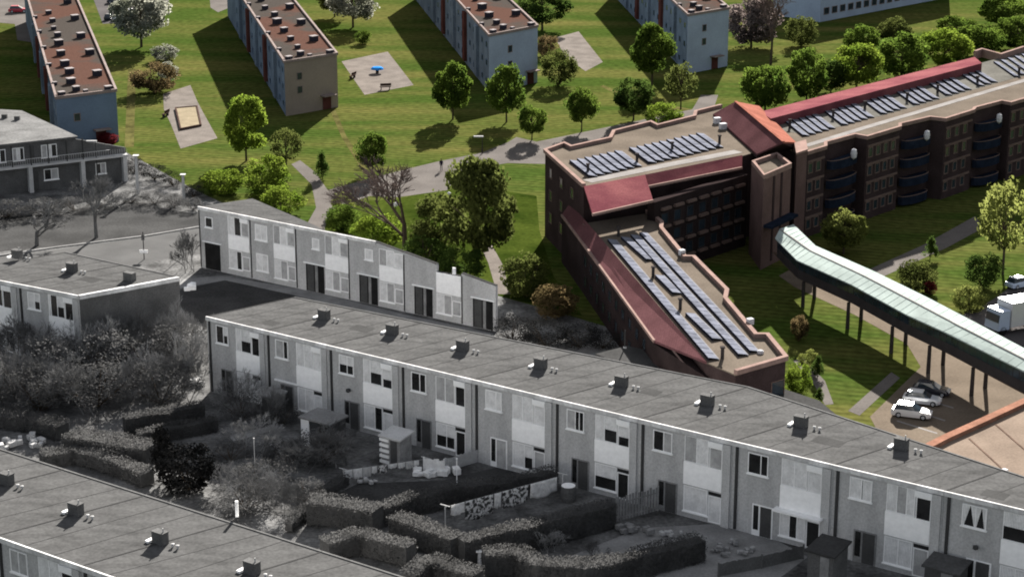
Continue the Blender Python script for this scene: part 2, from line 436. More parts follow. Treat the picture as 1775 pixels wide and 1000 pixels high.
def proto(kind, leaf, var):
    key = (kind, leaf, var)
    if key in PROTO: return PROTO[key]
    z = dict(round=.16, egg=.16, cone=.08, bush=.0, thin=.26, low=.05, brush=.0)[kind]
    n = dict(round=6200, egg=6600, cone=2200, bush=4400, thin=1500, low=7000, brush=3600)[kind]
    pts, cl = crown({'egg': 'egg', 'cone': 'cone'}.get(kind, 'ball'), n, 0, z, hash((len(kind), len(leaf) * 7, var)) % 9999)
    mb = MB(); leaf_quads(mb, pts, {'thin': .032, 'brush': .016, 'cone': .034}.get(kind, .027))
    t = MB()
    if kind in ('bush', 'brush'):
        for c in cl[::6]: t.tube((0, 0, 0), (c[0], c[1], c[2]), .012, .005, 4, cap=False)
    else:
        t.tube((0, 0, -.02), (.008, .005, z + .18), .024, .015, 7)
        t.tube((.008, .005, z + .16), (0, 0, .86), .016, .005, 5)
        for c in cl[::3]:
            z0 = max(z * .9, c[2] * .62)
            t.tube((0.004, 0.003, z0), (c[0] * .9, c[1] * .9, c[2]), .009, .003, 4, cap=False)
    cm = mb_mesh(mb, LEAF[leaf], "crown"); tm = mb_mesh(t, M["bark"], "trunk")
    PROTO[key] = (cm, tm)
    return PROTO[key]
def mb_mesh(mb, m, name):
    me = bpy.data.meshes.new(name); me.from_pydata(mb.v, [], mb.f); me.materials.append(m); me.update(); return me
def plant(kind, leaf, base, top, w, label, cat='tree', name=None, group=None, var=0):
    """base (px, py) of the stem, py of the top, width in px"""
    b = G(*base); h = max(.4, UP(b, top)); ww = w * 1.06 / PXM(b)
    o = empty(name or ('bush' if kind in ('bush', 'brush') else 'tree'), b, label, cat, group)
    cm, tm = proto(kind, leaf, var)
    for me, nm in ((cm, 'foliage' if kind in ('bush', 'brush') else 'crown'), (tm, 'stem' if kind in ('bush', 'brush') else 'trunk')):
        c = bpy.data.objects.new(nm, me); COL.objects.link(c); c.parent = o
    o.scale = (ww, ww, h); o.rotation_euler = (0, 0, rnd.uniform(0, 6.28))
    return o

BARE = {}
def bare_mesh(var, depth=5, shrub=False, spread=.55):
    global rnd
    key = (var, depth, shrub)
    if key in BARE: return BARE[key]
    rnd = random.Random(100 + var); trunk = MB(); tw = MB()
    def grow(p, d, l, r, k):
        q = p + d * l
        (trunk if k >= depth - 1 and not shrub else tw).tube(p, q, r, r * .68, 5 if k > 3 else 3, cap=False)
        if k == 0: return
        for _ in range(3 if k > 1 else 4):
            nd = (d + rv() * spread * 1.35).normalized(); nd[2] = nd[2] * .85 + .12; nd.normalize()
            grow(p + d * l * rnd.uniform(.55, 1), nd, l * rnd.uniform(.6, .85), max(.0022 if shrub else .0024, r * .6), k - 1)
    if shrub:
        for _ in range(7):
            d = Vector((rnd.uniform(-.75, .75), rnd.uniform(-.75, .75), 1)).normalized()
            grow(Vector((rnd.uniform(-.22, .22), rnd.uniform(-.22, .22), 0)), d, .27, .008, depth)
    else:
        grow(Vector((0, 0, -.01)), Vector((.03, .02, 1)).normalized(), .32, .022, depth)
    for m_ in (tw, trunk):      # bring it to height 1 and width 1
        pass
    zs = [p[2] for p in tw.v]; xs = [abs(p[0]) for p in tw.v] + [abs(p[1]) for p in tw.v]
    kz = 1 / max(zs); kx = .5 / sorted(xs)[int(len(xs) * .985)]
    for m_ in (tw, trunk): m_.v = [(p[0] * kx, p[1] * kx, p[2] * kz) for p in m_.v]
    BARE[key] = (tw, trunk); return BARE[key]
BM_ = {}
def bare(base, top, w, label, tone='bw_twig', var=0, shrub=False, cat='tree', name=None, group=None):
    b = G(*base); h = max(.5, UP(b, top)); ww = w / PXM(b)
    key = (var, shrub, tone)
    if key not in BM_:
        tw, tr = bare_mesh(var, 5 if shrub else 6, shrub)
        t = M[tone] if tone in M else LEAF[tone]
        BM_[key] = (mb_mesh(tw, t, "twigs"), None if shrub else mb_mesh(tr, t if tone in M else M['bark'], "trunk"))
    o = empty(name or ('bare_shrub' if shrub else 'bare_tree'), b, label, cat, group)
    for me, nm in zip(BM_[key], ('twigs', 'trunk')):
        if me:
            c = bpy.data.objects.new(nm, me); COL.objects.link(c); c.parent = o
    o.scale = (ww, ww, h); o.rotation_euler = (0, 0, rnd.uniform(0, 6.28))
    return o

def hedge(pts, w, h, label, leaf='bw_hedge', dens=110, name='hedge', cat='hedge'):
    """pts: pixels of the middle of the hedge's top"""
    global rnd
    P = [G(x, y, h) for x, y in pts]
    Q = []
    for i in range(len(P) - 1):
        n = max(2, int((P[i + 1] - P[i]).length / .8))
        for k in range(n): Q.append(P[i].lerp(P[i + 1], k / n))
    Q.append(P[-1])
    ph = rnd.uniform(0, 9)
    Q = [Vector((q[0], q[1], 0)) for q in Q]
    hz = lambda k: h + .07 * math.sin(k * .9 + ph) + .05 * math.sin(k * 2.3 + 2 * ph)
    wz = lambda k: w * (1 + .06 * math.sin(k * 1.3 + 3 * ph))
    h0, w0 = h, w
    o = empty(name, (Q[0][0], Q[0][1], 0), label, cat)
    core = MB(); core.ribbon([(q[0], q[1], hz(k_) - .2 + rnd.uniform(-.05, .05)) for k_, q in enumerate(Q)], w * .80, 0, drop=h - .3)
    core.build('stems', leaf, o)
    lv = MB(); pts2 = []
    for i in range(len(Q) - 1):
        a, b = Q[i], Q[i + 1]; d = (b - a); L = d.length; d.normalize(); nn = Vector((-d[1], d[0], 0)); h, w = hz(i), wz(i)
        for _ in range(int(L * (w + 2 * h) * dens)):
            t = rnd.random() * (w + 2 * h); p = a + d * (L * rnd.random())
            if t < h: q = p + nn * (w / 2) + Vector((0, 0, t))
            elif t < h + w: q = p + nn * (w / 2 - (t - h)) + Vector((0, 0, h))
            else: q = p - nn * (w / 2) + Vector((0, 0, t - h - w))
            pts2.append(q + rv() * .13)
    leaf_quads(lv, pts2, .065)
    lv.build('foliage', leaf, o)
    return o

# ------------------------------------------------------------------ terraced houses of the grey quarter
class Facade:
    """a vertical front: s runs along it, z up, d outwards"""
    def __init__(self, a, b):
        self.a = Vector((a[0], a[1], 0)); self.e = (Vector((b[0], b[1], 0)) - self.a).normalized()
        self.n = Vector((self.e[1], -self.e[0], 0))
        if self.n[1] > 0: self.n = -self.n
    def s(self, px, py, z):
        p = G(px, py, z)
        u = Vector(((px - 887.5) / FPX, 0)); # ray in plan
        d = Vector((p[0], p[1], 0)); q = isect(Vector((0, 0, 0)), d, self.a, self.e)
        return (q - self.a).dot(self.e)
    def P(self, s, z, d=0): 
        q = self.a + self.e * s + self.n * d; return Vector((q[0], q[1], z))
    def box(self, mb, s0, s1, z0, z1, d0, d1, m=0):
        lo = [self.P(s0, z0, d0), self.P(s0, z0, d1), self.P(s1, z0, d1), self.P(s1, z0, d0)]
        hi = [self.P(s0, z1, d0), self.P(s0, z1, d1), self.P(s1, z1, d1), self.P(s1, z1, d0)]
        return mb.hexa(lo, hi, m)
def window(F, par, s0, s1, z0, z1, panes, frame='bw_white', sill=True, name='window', d=0.0, fw=.07):
    """panes: list of (share of width, material); each pane a mesh of its own kind inside one frame"""
    mb = MB(); dd = d + .07
    F.box(mb, s0, s1, z1 - fw, z1, d, dd); F.box(mb, s0, s1, z0, z0 + fw, d, dd)
    F.box(mb, s0, s0 + fw, z0 + fw, z1 - fw, d, dd); F.box(mb, s1 - fw, s1, z0 + fw, z1 - fw, d, dd)
    tot = sum(p[0] for p in panes); t = s0 + fw; W = s1 - s0 - 2 * fw
    fr = None; spans = []
    for i, (sh, mt) in enumerate(panes):
        e = t + W * sh / tot
        if i: F.box(mb, t - .03, t + .03, z0 + fw, z1 - fw, d + .004, dd - .004)
        spans.append((t, e, mt)); t = e
    fr = mb.build(name, frame, par)
    for a, b, mt in spans:
        if mt == 'half':      # a blind drawn over the upper half
            zc = z0 + (z1 - z0) * .48
            p = MB(); F.box(p, a, b, zc, z1 - fw, d, d + .03); p.build('blind', 'bw_curtain', fr)
            p = MB(); F.box(p, a, b, z0 + fw, zc, d, d + .02); p.build('pane', 'bw_glass', fr)
        elif mt == 'pair':    # curtains tied to both sides
            p = MB(); F.box(p, a, b, z0 + fw, z1 - fw, d, d + .02); p.build('pane', 'bw_glass', fr)
            p = MB(); zb = z0 + fw; zt = z1 - fw; w = b - a
            for q0, q1, q2 in ((a, a + w * .55, a + w * .12), (b, b - w * .42, b - w * .1)):
                p.hexa([F.P(q0, zb, d + .021), F.P(q0, zb, d + .035), F.P(q2, zb, d + .035), F.P(q2, zb, d + .021)],
                       [F.P(q0, zt, d + .021), F.P(q0, zt, d + .035), F.P(q1, zt, d + .035), F.P(q1, zt, d + .021)])
            p.build('curtain', 'bw_curtain', fr)
        else:
            p = MB(); F.box(p, a, b, z0 + fw, z1 - fw, d, d + .02)
            p.build('curtain' if 'curtain' in mt else 'pane', mt, fr)
    if sill:
        p = MB(); F.box(p, s0 - .08, s1 + .08, z0 - .1, z0, d, d + .14); p.build('sill', 'bw_white', fr)
    return fr
def chimney(par, at, rz, small=False):
    mb = MB(); mb.box(at, 1.0, .6, .82, rz); o = mb.build('chimney', 'bw_brick_dark', par)
    mb = MB(); mb.box((at[0], at[1], at[2] + .82), 1.06, .66, .05, rz); mb.build('chimney_cap', 'bw_brick_dark', o)
    ca, sa = math.cos(rz), math.sin(rz)
    mb = MB(); mb.box((at[0] - .75 * ca + .1 * sa, at[1] - .75 * sa - .1 * ca, at[2]), .3, .85, .16, rz); mb.build('flashing', 'bw_white', o)
    mb = MB(); mb.tube((at[0] + .3 * ca, at[1] + .3 * sa, at[2] + .87), (at[0] + .3 * ca, at[1] + .3 * sa, at[2] + 1.15), .05); mb.build('flue', 'bw_metal', o)
    for k in (1.15, 1.6):
        mb = MB(); mb.lathe((at[0] + k * ca, at[1] + k * sa, at[2]), [(.07, 0), (.07, .16), (.13, .18), (.13, .25), (.04, .28)], 8)
        mb.build('vent_pipe', 'bw_metal', par)
DK, CU, C2 = 'bw_glass', 'bw_curtain', 'bw_curtain2'
def terrace_house(F, s0, s1, back, h, spec, label, group, chim=None, front=True):
    """one house of a row between s0 and s1; back(s) gives the plan point of the back wall"""
    w = s1 - s0; g_ = .012
    f0, f1 = F.P(s0 + g_, 0), F.P(s1 - g_, 0); b0, b1 = back(s0 + g_), back(s1 - g_)
    base = F.P((s0 + s1) / 2, 0)
    o = empty('terraced_house', base, label, 'house', group)
    poly = [f0, f1, b1, b0]
    mb = MB(); mb.prism(poly, 0, h - .16); mb.build('wall', 'bw_brick', o)
    mb = MB(); mb.prism([F.P(s0 + g_, 0, .02), F.P(s1 - g_, 0, .02), b1, b0], h - .156, h - .03); rf = mb.build('roof', 'bw_roof', o)
    # raised bitumen seam along the party wall and two cross joints
    mb = MB(); mb.ribbon([(f0[0], f0[1], h - .03), (b0[0], b0[1], h - .03)], .14, .02); mb.build('roof_joint', 'bw_joint', rf)
    rq = random.Random(int(s0 * 100) + int(h * 7))
    for t in (.33, .66):
        u0 = Vector(f0).lerp(Vector(f1), t + rq.uniform(-.05, .05)); u1 = Vector(b0).lerp(Vector(b1), t + rq.uniform(-.05, .05))
        mb = MB(); mb.ribbon([(u0[0], u0[1], h - .03), (u1[0], u1[1], h - .03)], .07, .010); mb.build('felt_lap', 'bw_joint', rf)
    if rq.random() < .75:
        u = rq.uniform(.15, .8); v = rq.uniform(.15, .75); uc = Vector(f0).lerp(Vector(f1), u).lerp(Vector(b0).lerp(Vector(b1), u), v)
        mb = MB(); mb.box((uc[0], uc[1], h - .03), rq.uniform(.8, 2.6), rq.uniform(.6, 1.5), .006, math.atan2(F.e[1], F.e[0])); mb.build('felt_patch', 'bw_joint' if rq.random() < .6 else 'bw_patch', rf)
    bf0, bf1 = Vector(b0), Vector(b1)
    mb = MB(); mb.ribbon([(bf0[0], bf0[1], h - .03), (bf1[0], bf1[1], h - .03)], .16, .05, drop=.3); mb.build('roof_edge', 'bw_edge', rf)
    mb = MB(); F.box(mb, s0 + g_, s1 - g_, h - .34, h + .02, .024, .16); mb.build('fascia', 'bw_fascia', o)
    if chim:
        rz = math.atan2(F.e[1], F.e[0]); chimney(rf, (chim[0], chim[1], h - .03), rz)
    if not front: return o
    X = lambda t: s0 + w * t
    mb = MB(); F.box(mb, X(.035), X(.06), .1, h - .40, .0, .12); mb.build('downpipe', 'bw_pipe', o)
    window(F, o, X(.16), X(.365), 4.95, 6.62, spec.get('tw', [(1, DK), (.8, DK)]))
    # white bay: upper window, panel, lower window
    mb = MB(); F.box(mb, X(.495), X(.90), 2.78, 4.62, .0, .10); mb.build('cladding_panel', 'bw_panel', o)
    mb = MB(); F.box(mb, X(.905), X(.985), 0, h - .41, .0, .16); mb.build('pier', 'bw_pier', o)
    bu = spec.get('bu', [(1, CU), (1, CU)]); nu = spec.get('nu', DK)
    window(F, o, X(.50), X(.755), 4.64, 6.78, bu, sill=False, fw=.05)
    window(F, o, X(.765), X(.90), 4.45, 6.30, [(1, nu)], sill=False, fw=.07, d=.02)
    mb = MB(); F.box(mb, X(.755), X(.905), 6.32, 6.78, .0, .22); mb.build('blind_box', 'bw_white', o)
    bg_ = spec.get('bg', [(1, CU), (1, CU)])
    window(F, o, X(.50), X(.755), .55, 2.66, bg_, sill=True, fw=.06)
    window(F, o, X(.765), X(.90), .12, 2.32, [(1, spec.get('ng', DK))], sill=False, fw=.08, name='garden_door')
    mb = MB(); F.box(mb, X(.765), X(.90), 2.36, 2.62, .0, .05); mb.build('transom', 'bw_glass', o)
    # back door with its side light
    mb = MB(); F.box(mb, X(.22), X(.43), 0.02, 2.56, .0, .05); dr = mb.build('door_frame', 'bw_wood' if not spec.get('wd') else 'bw_white', o)
    mb = MB(); F.box(mb, X(.305), X(.415), .06, 2.46, .05, .09); mb.build('door', 'bw_door' if not spec.get('ld') else 'bw_curtain2', dr)
    mb = MB(); F.box(mb, X(.235), X(.285), .5, 2.46, .05, .08); mb.build('side_light', 'bw_glass', dr)
    if spec.get('lintel'):
        mb = MB(); F.box(mb, X(.13), X(.5), 2.75, 2.9, .0, .12); mb.build('lintel', 'bw_white', o)
    if spec.get('canopy'):
        mb = MB(); F.box(mb, X(.46), X(.93), 2.66, 2.82, .0, .75); mb.build('canopy', 'bw_white', o)
    if spec.get('lamp'):
        mb = MB(); q = F.P(X(.30), 3.4, .25); mb.lathe(q, [(.06, 0), (.2, .08), (.2, .3), (.05, .36)], 8); mb.build('wall_lamp', 'bw_door', o)
    return o

H1 = 7.2
FA = G(358, 548, H1); FB = G(1637, 850, H1)
F1 = Facade(FA, FB)
bx = [358, 460, 568, 693, 820, 960, 1108, 1271, 1445, 1637, 1850]
ss = [F1.s(x, 548 + .2361 * (x - 358), H1) for x in bx]
K0 = G(510, 515, H1); K1 = G(1300, 671, H1); kd = K1 - K0
cross = K0 - FA
K2 = G(1775, 826, H1); kd2 = K2 - K1
def back1(s):
    p = isect(F1.P(s, 0), cross, K0, kd); q = isect(F1.P(s, 0), cross, K1, kd2)
    return p if (p - F1.P(s, 0)).length < (q - F1.P(s, 0)).length else q
specs = [
    dict(tw=[(1, DK), (.6, 'half')], bu=[(.5, CU), (1, 'half')], nu=DK, ng=CU),
    dict(tw=[(1, C2), (.5, DK)], bu=[(1, CU), (1, CU)], nu=CU, ng=CU, lintel=True),
    dict(tw=[(1, 'half'), (.8, 'half')], bu=[(.6, CU), (1, 'half')], nu='half', lamp=True, bg=[(1, CU), (.7, DK)], ng=CU),
    dict(tw=[(1, DK), (.7, DK)], bu=[(1, C2), (1, C2)], nu=DK, bg=[(1, 'half'), (.8, 'half')], ng=DK),
    dict(tw=[(1.2, CU), (.6, CU)], bu=[(1, CU), (1, CU)], nu=CU, bg=[(1, CU), (.7, 'half')], ng=C2, wd=1, ld=1),
    dict(tw=[(1, C2), (.5, DK), (.5, DK)], bu=[(.7, CU), (1, 'half')], nu='half', bg=[(1.6, 'half')], ng=DK, wd=0),
    dict(tw=[(1, DK), (.8, C2)], bu=[(1, C2), (1, CU)], nu=C2, bg=[(1, CU)], ng=CU),
    dict(tw=[(1.5, DK), (.8, DK)], bu=[(1, CU), (1, CU)], nu=CU, bg=[(.6, CU), (.5, DK), (.5, CU)], ng=DK, wd=1, canopy=True),
    dict(tw=[(1, CU), (.15, DK), (.7, CU)], bu=[(1, CU), (1, C2), (.8, CU)], nu=DK, bg=[(1, CU), (1, CU)], ng=C2),
    dict(tw=[(1, 'pair'), (.8, 'pair')], bu=[(1.6, 'half')], nu=DK, lamp=True, wd=1),
]
names = [
    "first house at the left end of the front row, bare climber on its wall",
    "second house from the front row's left end, long white lintel over its back door",
    "third house from the front row's left end, round lamp above its back door",
    "fourth house from the front row's left end, grey curtains upstairs, behind striped shed",
    "fifth house from the front row's left end, pale back door and light curtains",
    "sixth house from the front row's left end, three narrow bedroom panes",
    "seventh house from the front row's left end, closed white blind on ground floor",
    "eighth house from the front row's left end, white canopy over ground floor bay",
    "ninth house from the front row's left end, behind the dark tool shed",
    "front row house at the right picture edge with tied back bedroom curtains",
]
chim_px = [None, (562, 552), (680, 578), (802, 606), (937, 637), (1077, 668), (1226, 701), (1388, 738), (1562, 777), None]
for i in range(10):
    c = G(*chim_px[i], H1) if chim_px[i] else None
    terrace_house(F1, ss[i], ss[i + 1], back1, H1, specs[i], names[i], "houses of the front terrace", c)

# rear terrace, its far half standing as a bare front wall without a roof
H2 = 6.9
RA = G(345, 358, H2); RB = G(860, 459, H2)
F2 = Facade(RA, RB)
zx = lambda x: 330 + x / 3.227
def s2(xz, frac=0.5):
    px = zx(xz); return F2.s(px, 358 + .1961 * (px - 345), H2)
rb0 = G(438, 344, H2); rb1 = G(572, 401, H2)
def back2(s):
    return isect(F2.P(s, 0), rb0 - RA, rb0, rb1 - rb0)
parts2 = [(45, 330), (330, 585), (585, 880), (880, 1190), (1190, 1515), (1515, 1708)]
bricks2 = [((80, 122), (72, 157), 'dark'), ((360, 428), None, 'win'), ((680, 720), (640, 742), 'door'), ((975, 1020), (940, 1043), 'door'), (None, (1250, 1352), 'door'), (None, (1580, 1692), 'door')]
bays2 = [(208, 325), (463, 583), (752, 882), (1056, 1190), (1376, 1515), None]
names2 = [
    "first house of the rear terrace, open dark porch under a tiny square window",
    "second house of the rear terrace, two white windows one above the other and no door",
    "third house of the rear terrace, small square window over the first recessed doorway",
    "fourth house of the rear terrace, its roof missing, plants standing before its white bay",
    "fifth house of the rear terrace, roofless front wall with notched sloping top",
    "last house of the rear terrace, lowest roofless brick wall with one recessed doorway",
]
def cutz(s):
    a, b = s2(1020), s2(1708)
    return H2 if s < a else H2 - (H2 - 4.75) * (s - a) / (b - a)
for i, (a, b) in enumerate(parts2):
    sa, sb = s2(a) + .01, s2(b) - .01
    o = empty('terraced_house', F2.P((sa + sb) / 2, 0), names2[i], 'house', "houses of the rear terrace")
    roofed = i < 3
    if roofed:
        bb0, bb1 = back2(sa), back2(min(sb, s2(745)))
        if i == 2: pl = [F2.P(sa, 0), F2.P(sb, 0), F2.P(sb, 0, -.35), F2.P(s2(735), 0, -.4), bb0]
        else: pl = [F2.P(sa, 0), F2.P(sb, 0), back2(sb), bb0]
        mb = MB(); mb.prism(pl, 0, H2 - .16); mb.build('wall', 'bw_brick', o)
        mb = MB(); mb.prism(pl, H2 - .156, H2 - .03); mb.build('roof', 'bw_roof', o)
    else:
        mb = MB()
        segs = []
        if bays2[i]:
            p, q = s2(bays2[i][0]), s2(bays2[i][1])
            segs = [(sa, p, None), (p, q, 'bay')] + ([(q, sb, None)] if sb - q > .1 else [])
        else: segs = [(sa, sb, None)]
        for (u, v, k) in segs:
            zu, zv = cutz(u), cutz(v)
            if k == 'bay' and i == 4: zu = zv = 4.97
            if k == 'bay' and i == 3: zu, zv = cutz(u) - .02, cutz(v) - .02
            mb.hexa([F2.P(u, 0, -.35), F2.P(u, 0, 0), F2.P(v, 0, 0), F2.P(v, 0, -.35)], [F2.P(u, zu - .05, -.35), F2.P(u, zu - .05, 0), F2.P(v, zv - .05, 0), F2.P(v, zv - .05, -.35)])
        mb.build('wall', 'bw_brick', o)
        tp = MB()
        for (u, v, k) in segs:
            zu, zv = (4.97, 4.97) if (k == 'bay' and i == 4) else (cutz(u) - (.02 if k == 'bay' and i == 3 else 0), cutz(v) - (.02 if k == 'bay' and i == 3 else 0))
            tp.hexa([F2.P(u, zu - .047, -.37), F2.P(u, zu - .047, .015), F2.P(v, zv - .047, .015), F2.P(v, zv - .047, -.37)], [F2.P(u, zu + .01, -.37), F2.P(u, zu + .01, .015), F2.P(v, zv + .01, .015), F2.P(v, zv + .01, -.37)])
        tp.build('added_dark_rim', 'bw_roof2', o)  # dark strip added to hide the sunlit rim of the cut wall
        if i == 4:     # the left over frame stub of the lost window
            mb = MB(); F2.box(mb, s2(1462), s2(1478), 4.93, 5.7, -.2, -.08); mb.build('window_frame', 'bw_white', o)
    if i < 4:
        mb = MB(); e = min(sb, s2(1040)); F2.box(mb, sa, e, H2 - .34, H2 + .03, .004, .18); mb.build('fascia', 'bw_fascia', o)
    (tw, dr, kind) = bricks2[i]
    if tw:
        window(F2, o, s2(tw[0]), s2(tw[1]), 4.75 if kind != 'win' else 4.5, 5.9 if kind != 'win' else 6.2, [(1, DK)] if i == 0 else ([(1, CU)] if kind != 'win' else [(1, CU), (1, CU)]), fw=.09)
    if kind == 'win': window(F2, o, s2(362), s2(428), 1.1, 3.0, [(1, CU), (1, CU)], fw=.09)
    if dr:
        mb = MB(); F2.box(mb, s2(dr[0]), s2(dr[1]), .05, 3.05, .0, .035); d_ = mb.build('doorway', 'bw_doorway_shade', o)  # flat black sheet paints the shade of the open recess
        mb = MB(); F2.box(mb, s2(dr[0] - 10), s2(dr[1] + 10), 3.05, 3.17, .0, .16); mb.build('lintel', 'bw_white', d_)
        if kind == 'door':
            w_ = dr[1] - dr[0]
            mb = MB(); F2.box(mb, s2(dr[0] + w_ * .08), s2(dr[0] + w_ * .45), .1, 2.95, .035, .07); mb.build('door', 'bw_door', d_)
            mb = MB(); F2.box(mb, s2(dr[0] + w_ * .52), s2(dr[0] + w_ * .66), .1, 2.95, .035, .08); mb.build('door_post', 'bw_wood', d_)
    if bays2[i]:
        p, q = s2(bays2[i][0]), s2(bays2[i][1]); w_ = q - p
        mb = MB(); F2.box(mb, p, q, 2.85, 4.45 if i < 4 else 4.95, .0, .10); mb.build('cladding_panel', 'bw_panel', o)
        if i < 4:
            window(F2, o, p, p + w_ * .62, 4.47, 6.5 if i < 3 else 6.2, [(1, CU), (1, DK)] if i == 0 else [(1, C2), (1, CU)], sill=False, fw=.05)
            window(F2, o, p + w_ * .64, q, 4.5, 6.05, [(1, C2 if i != 3 else CU)], sill=False)
            if i < 3:
                mb = MB(); F2.box(mb, p + w_ * .62, q + .02, 6.07, 6.5, 0, .2); mb.build('blind_box', 'bw_white', o)
        window(F2, o, p, p + w_ * .62, .7, 2.75, [(1, CU), (.6, DK)] if i == 0 else [(1, CU), (1, C2)], fw=.06)
        window(F2, o, p + w_ * .64, q, .75, 2.3, [(1, C2)], fw=.08, sill=False)
    mb = MB(); 
    ld = s2(45) + .02 if i == 0 else sa + .02
    F2.box(mb, ld, ld + .09, .1, (H2 - .36) if i < 3 else cutz(sa) - .3, .0, .09); mb.build('downpipe', 'bw_pipe', o)

# house row at the left edge
H3 = 7.2
LA = G(-40, 478, H3); LB = G(137, 512, H3)
F3 = Facade(LA, LB); Lk = G(310, 480, H3); Lk2 = G(62, 426, H3)
def back3(s): return isect(F3.P(s, 0), Lk - LB, Lk, Lk2 - Lk)
xs3 = [-190, -80, 30, 137]
s3 = [F3.s(x, 512 + .195 * (x - 137), H3) for x in xs3]
n3 = [None, "left row house cut by the left picture edge, dark bedroom bay, one chimney", "end house of the left row, tall dark gable wall rising from bare thicket"]
for i in (1, 2):
    c = G(*[(30, 447), (125, 470)][i - 1], H3)
    o = terrace_house(F3, s3[i], s3[i + 1], back3, H3, [None, dict(bu=[(1, DK), (1, DK)], nu=DK), dict(tw=[(1, CU), (.8, 'half')], bu=[(.3, CU), (1, DK), (1, 'half')], nu=DK)][i], n3[i], "houses of the left row", c)
    if i == 2:
        e = back3(s3[3]); f = F3.P(s3[3], 0)
        mb = MB(); mb.ribbon([(f[0], f[1], H3 - .38), (e[0], e[1], H3 - .38)], .3, .40); mb.build('verge_board', 'bw_fascia', o)
        mb = MB(); nn = Vector((e[1] - f[1], -(e[0] - f[0]), 0)).normalized() * .03
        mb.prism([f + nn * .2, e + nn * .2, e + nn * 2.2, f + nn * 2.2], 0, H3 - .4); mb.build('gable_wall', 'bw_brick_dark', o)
        mb = MB(); mb.box(G(225, 486, H3 - .03), 1.1, .6, .8, -.55); mb.build('chimney', 'bw_brick_dark', o)

# roofs at the lower left corner
H4 = 7.2
QA = G(0, 930, H4); QB = G(200, 1000, H4)
F4 = Facade(QA, QB); Qb0 = G(0, 778, H4); Qb1 = G(705, 1002, H4)
crossQ = Vector((cross[0], cross[1], 0))
def back4(s): return isect(F4.P(s, 0), crossQ, Qb0, Qb1 - Qb0)
ch4 = [(12, 838), (132, 890), (278, 940), (437, 992)]
sc = []
for p in ch4:      # party walls run through the chimneys
    q = G(*p, H4); r = isect(q, crossQ, F4.a, F4.e); sc.append((Vector((r[0], r[1], 0)) - F4.a).dot(F4.e))
n4 = ["bottom left row house with the chimney cut by the left picture edge", "bottom left row house with the dark chimney nearest the black conifer",
      "bottom left row house under the chimney with two round vents", "bottom left row house with the chimney at the bottom picture edge"]
dS = sc[1] - sc[0]
sc.append(sc[3] + dS)
for i in range(4):
    terrace_house(F4, sc[i], sc[i + 1], back4, H4, dict(bu=[(1, CU), (1, CU)], nu=DK, tw=[(1, C2), (1, C2)]), n4[i], "houses of the bottom left row", G(*ch4[i], H4))
o = terrace_house(F4, sc[0] - dS, sc[0], back4, H4, dict(bu=[(1, CU), (1, CU)], nu=CU), "bottom left row house with bay curtains at the left picture edge", "houses of the bottom left row")
mb = MB(); q = G(411, 894, H4); mb.box((q[0], q[1], H4 - .03), .2, .2, 1.15)
tag(mb.build('roof_post', 'bw_white'), "short white post standing on the back edge of the bottom left roof", "post")

# grey apartment block at the upper left
H5 = 6.4
F5 = Facade(G(0, 250, H5), G(130, 236, H5))
fs5 = lambda px: F5.s(px, 250 - .108 * px, H5)
o = empty('apartment_building', F5.P(fs5(60), 0), "grey two storey brick apartment building with pale roof at upper left", "building")
a5, b5, c5 = fs5(-60), fs5(131), fs5(216)
bk = [G(38, 192, H5), G(-60, 186, H5)]
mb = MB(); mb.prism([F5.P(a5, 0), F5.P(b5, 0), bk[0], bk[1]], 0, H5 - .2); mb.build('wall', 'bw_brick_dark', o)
mb = MB(); mb.prism([F5.P(a5, 0, .3), F5.P(b5 + .2, 0, .3), bk[0], bk[1]], H5 - .195, H5); r5 = mb.build('roof', mat("pale_grey_roof", g(.13), .9, .2, .3, .2, 4), o)
for px, py in ((8, 205), (30, 208)):
    q = G(px, py, H5); mb = MB(); mb.box(q, .7, .5, .5); mb.build('roof_vent', 'bw_brick_dark', r5)
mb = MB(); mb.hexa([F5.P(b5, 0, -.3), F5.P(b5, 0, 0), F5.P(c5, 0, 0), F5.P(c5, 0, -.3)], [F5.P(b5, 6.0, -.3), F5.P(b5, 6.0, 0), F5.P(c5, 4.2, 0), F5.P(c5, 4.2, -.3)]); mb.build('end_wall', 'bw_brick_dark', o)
mb = MB(); F5.box(mb, a5, c5, 3.25, 3.5, .0, .9); bal = mb.build('balcony_slab', 'bw_metal', o)
mb = MB()
for px in range(-50, 216, 4): F5.box(mb, fs5(px), fs5(px) + .03, 3.5, 4.3, .8, .83)
F5.box(mb, a5, fs5(185), 4.3, 4.36, .78, .85); mb.build('balcony_railing', 'bw_pier', bal)
for px0, px1, up in ((-20, 8, 1), (70, 97, 1), (72, 97, 0), (162, 180, 0), (20, 40, 1)):
    window(F5, o, fs5(px0), fs5(px1), 4.1 if up else 1.2, 5.7 if up else 2.6, [(1, C2), (1, CU), (1, DK)] if up else [(1, DK), (1, C2)], fw=.08)
for px in (15, 48, 78, 110, 138):
    mb = MB(); F5.box(mb, fs5(px), fs5(px) + .14, 3.5, 6.2, .7, .84); mb.build('balcony_post', 'bw_pipe', o)
for px in (50, 141, 214):
    mb = MB(); F5.box(mb, fs5(px) - .5, fs5(px), 0, 3.24, .0, .85); mb.build('pier', 'bw_pier', o)
for px0, px1 in ((52, 62), (50, 58)):
    mb = MB(); F5.box(mb, fs5(px0), fs5(px1), .1 if px0 == 52 else 3.55, 2.5 if px0 == 52 else 5.8, .0, .05); mb.build('door', 'bw_door', o)

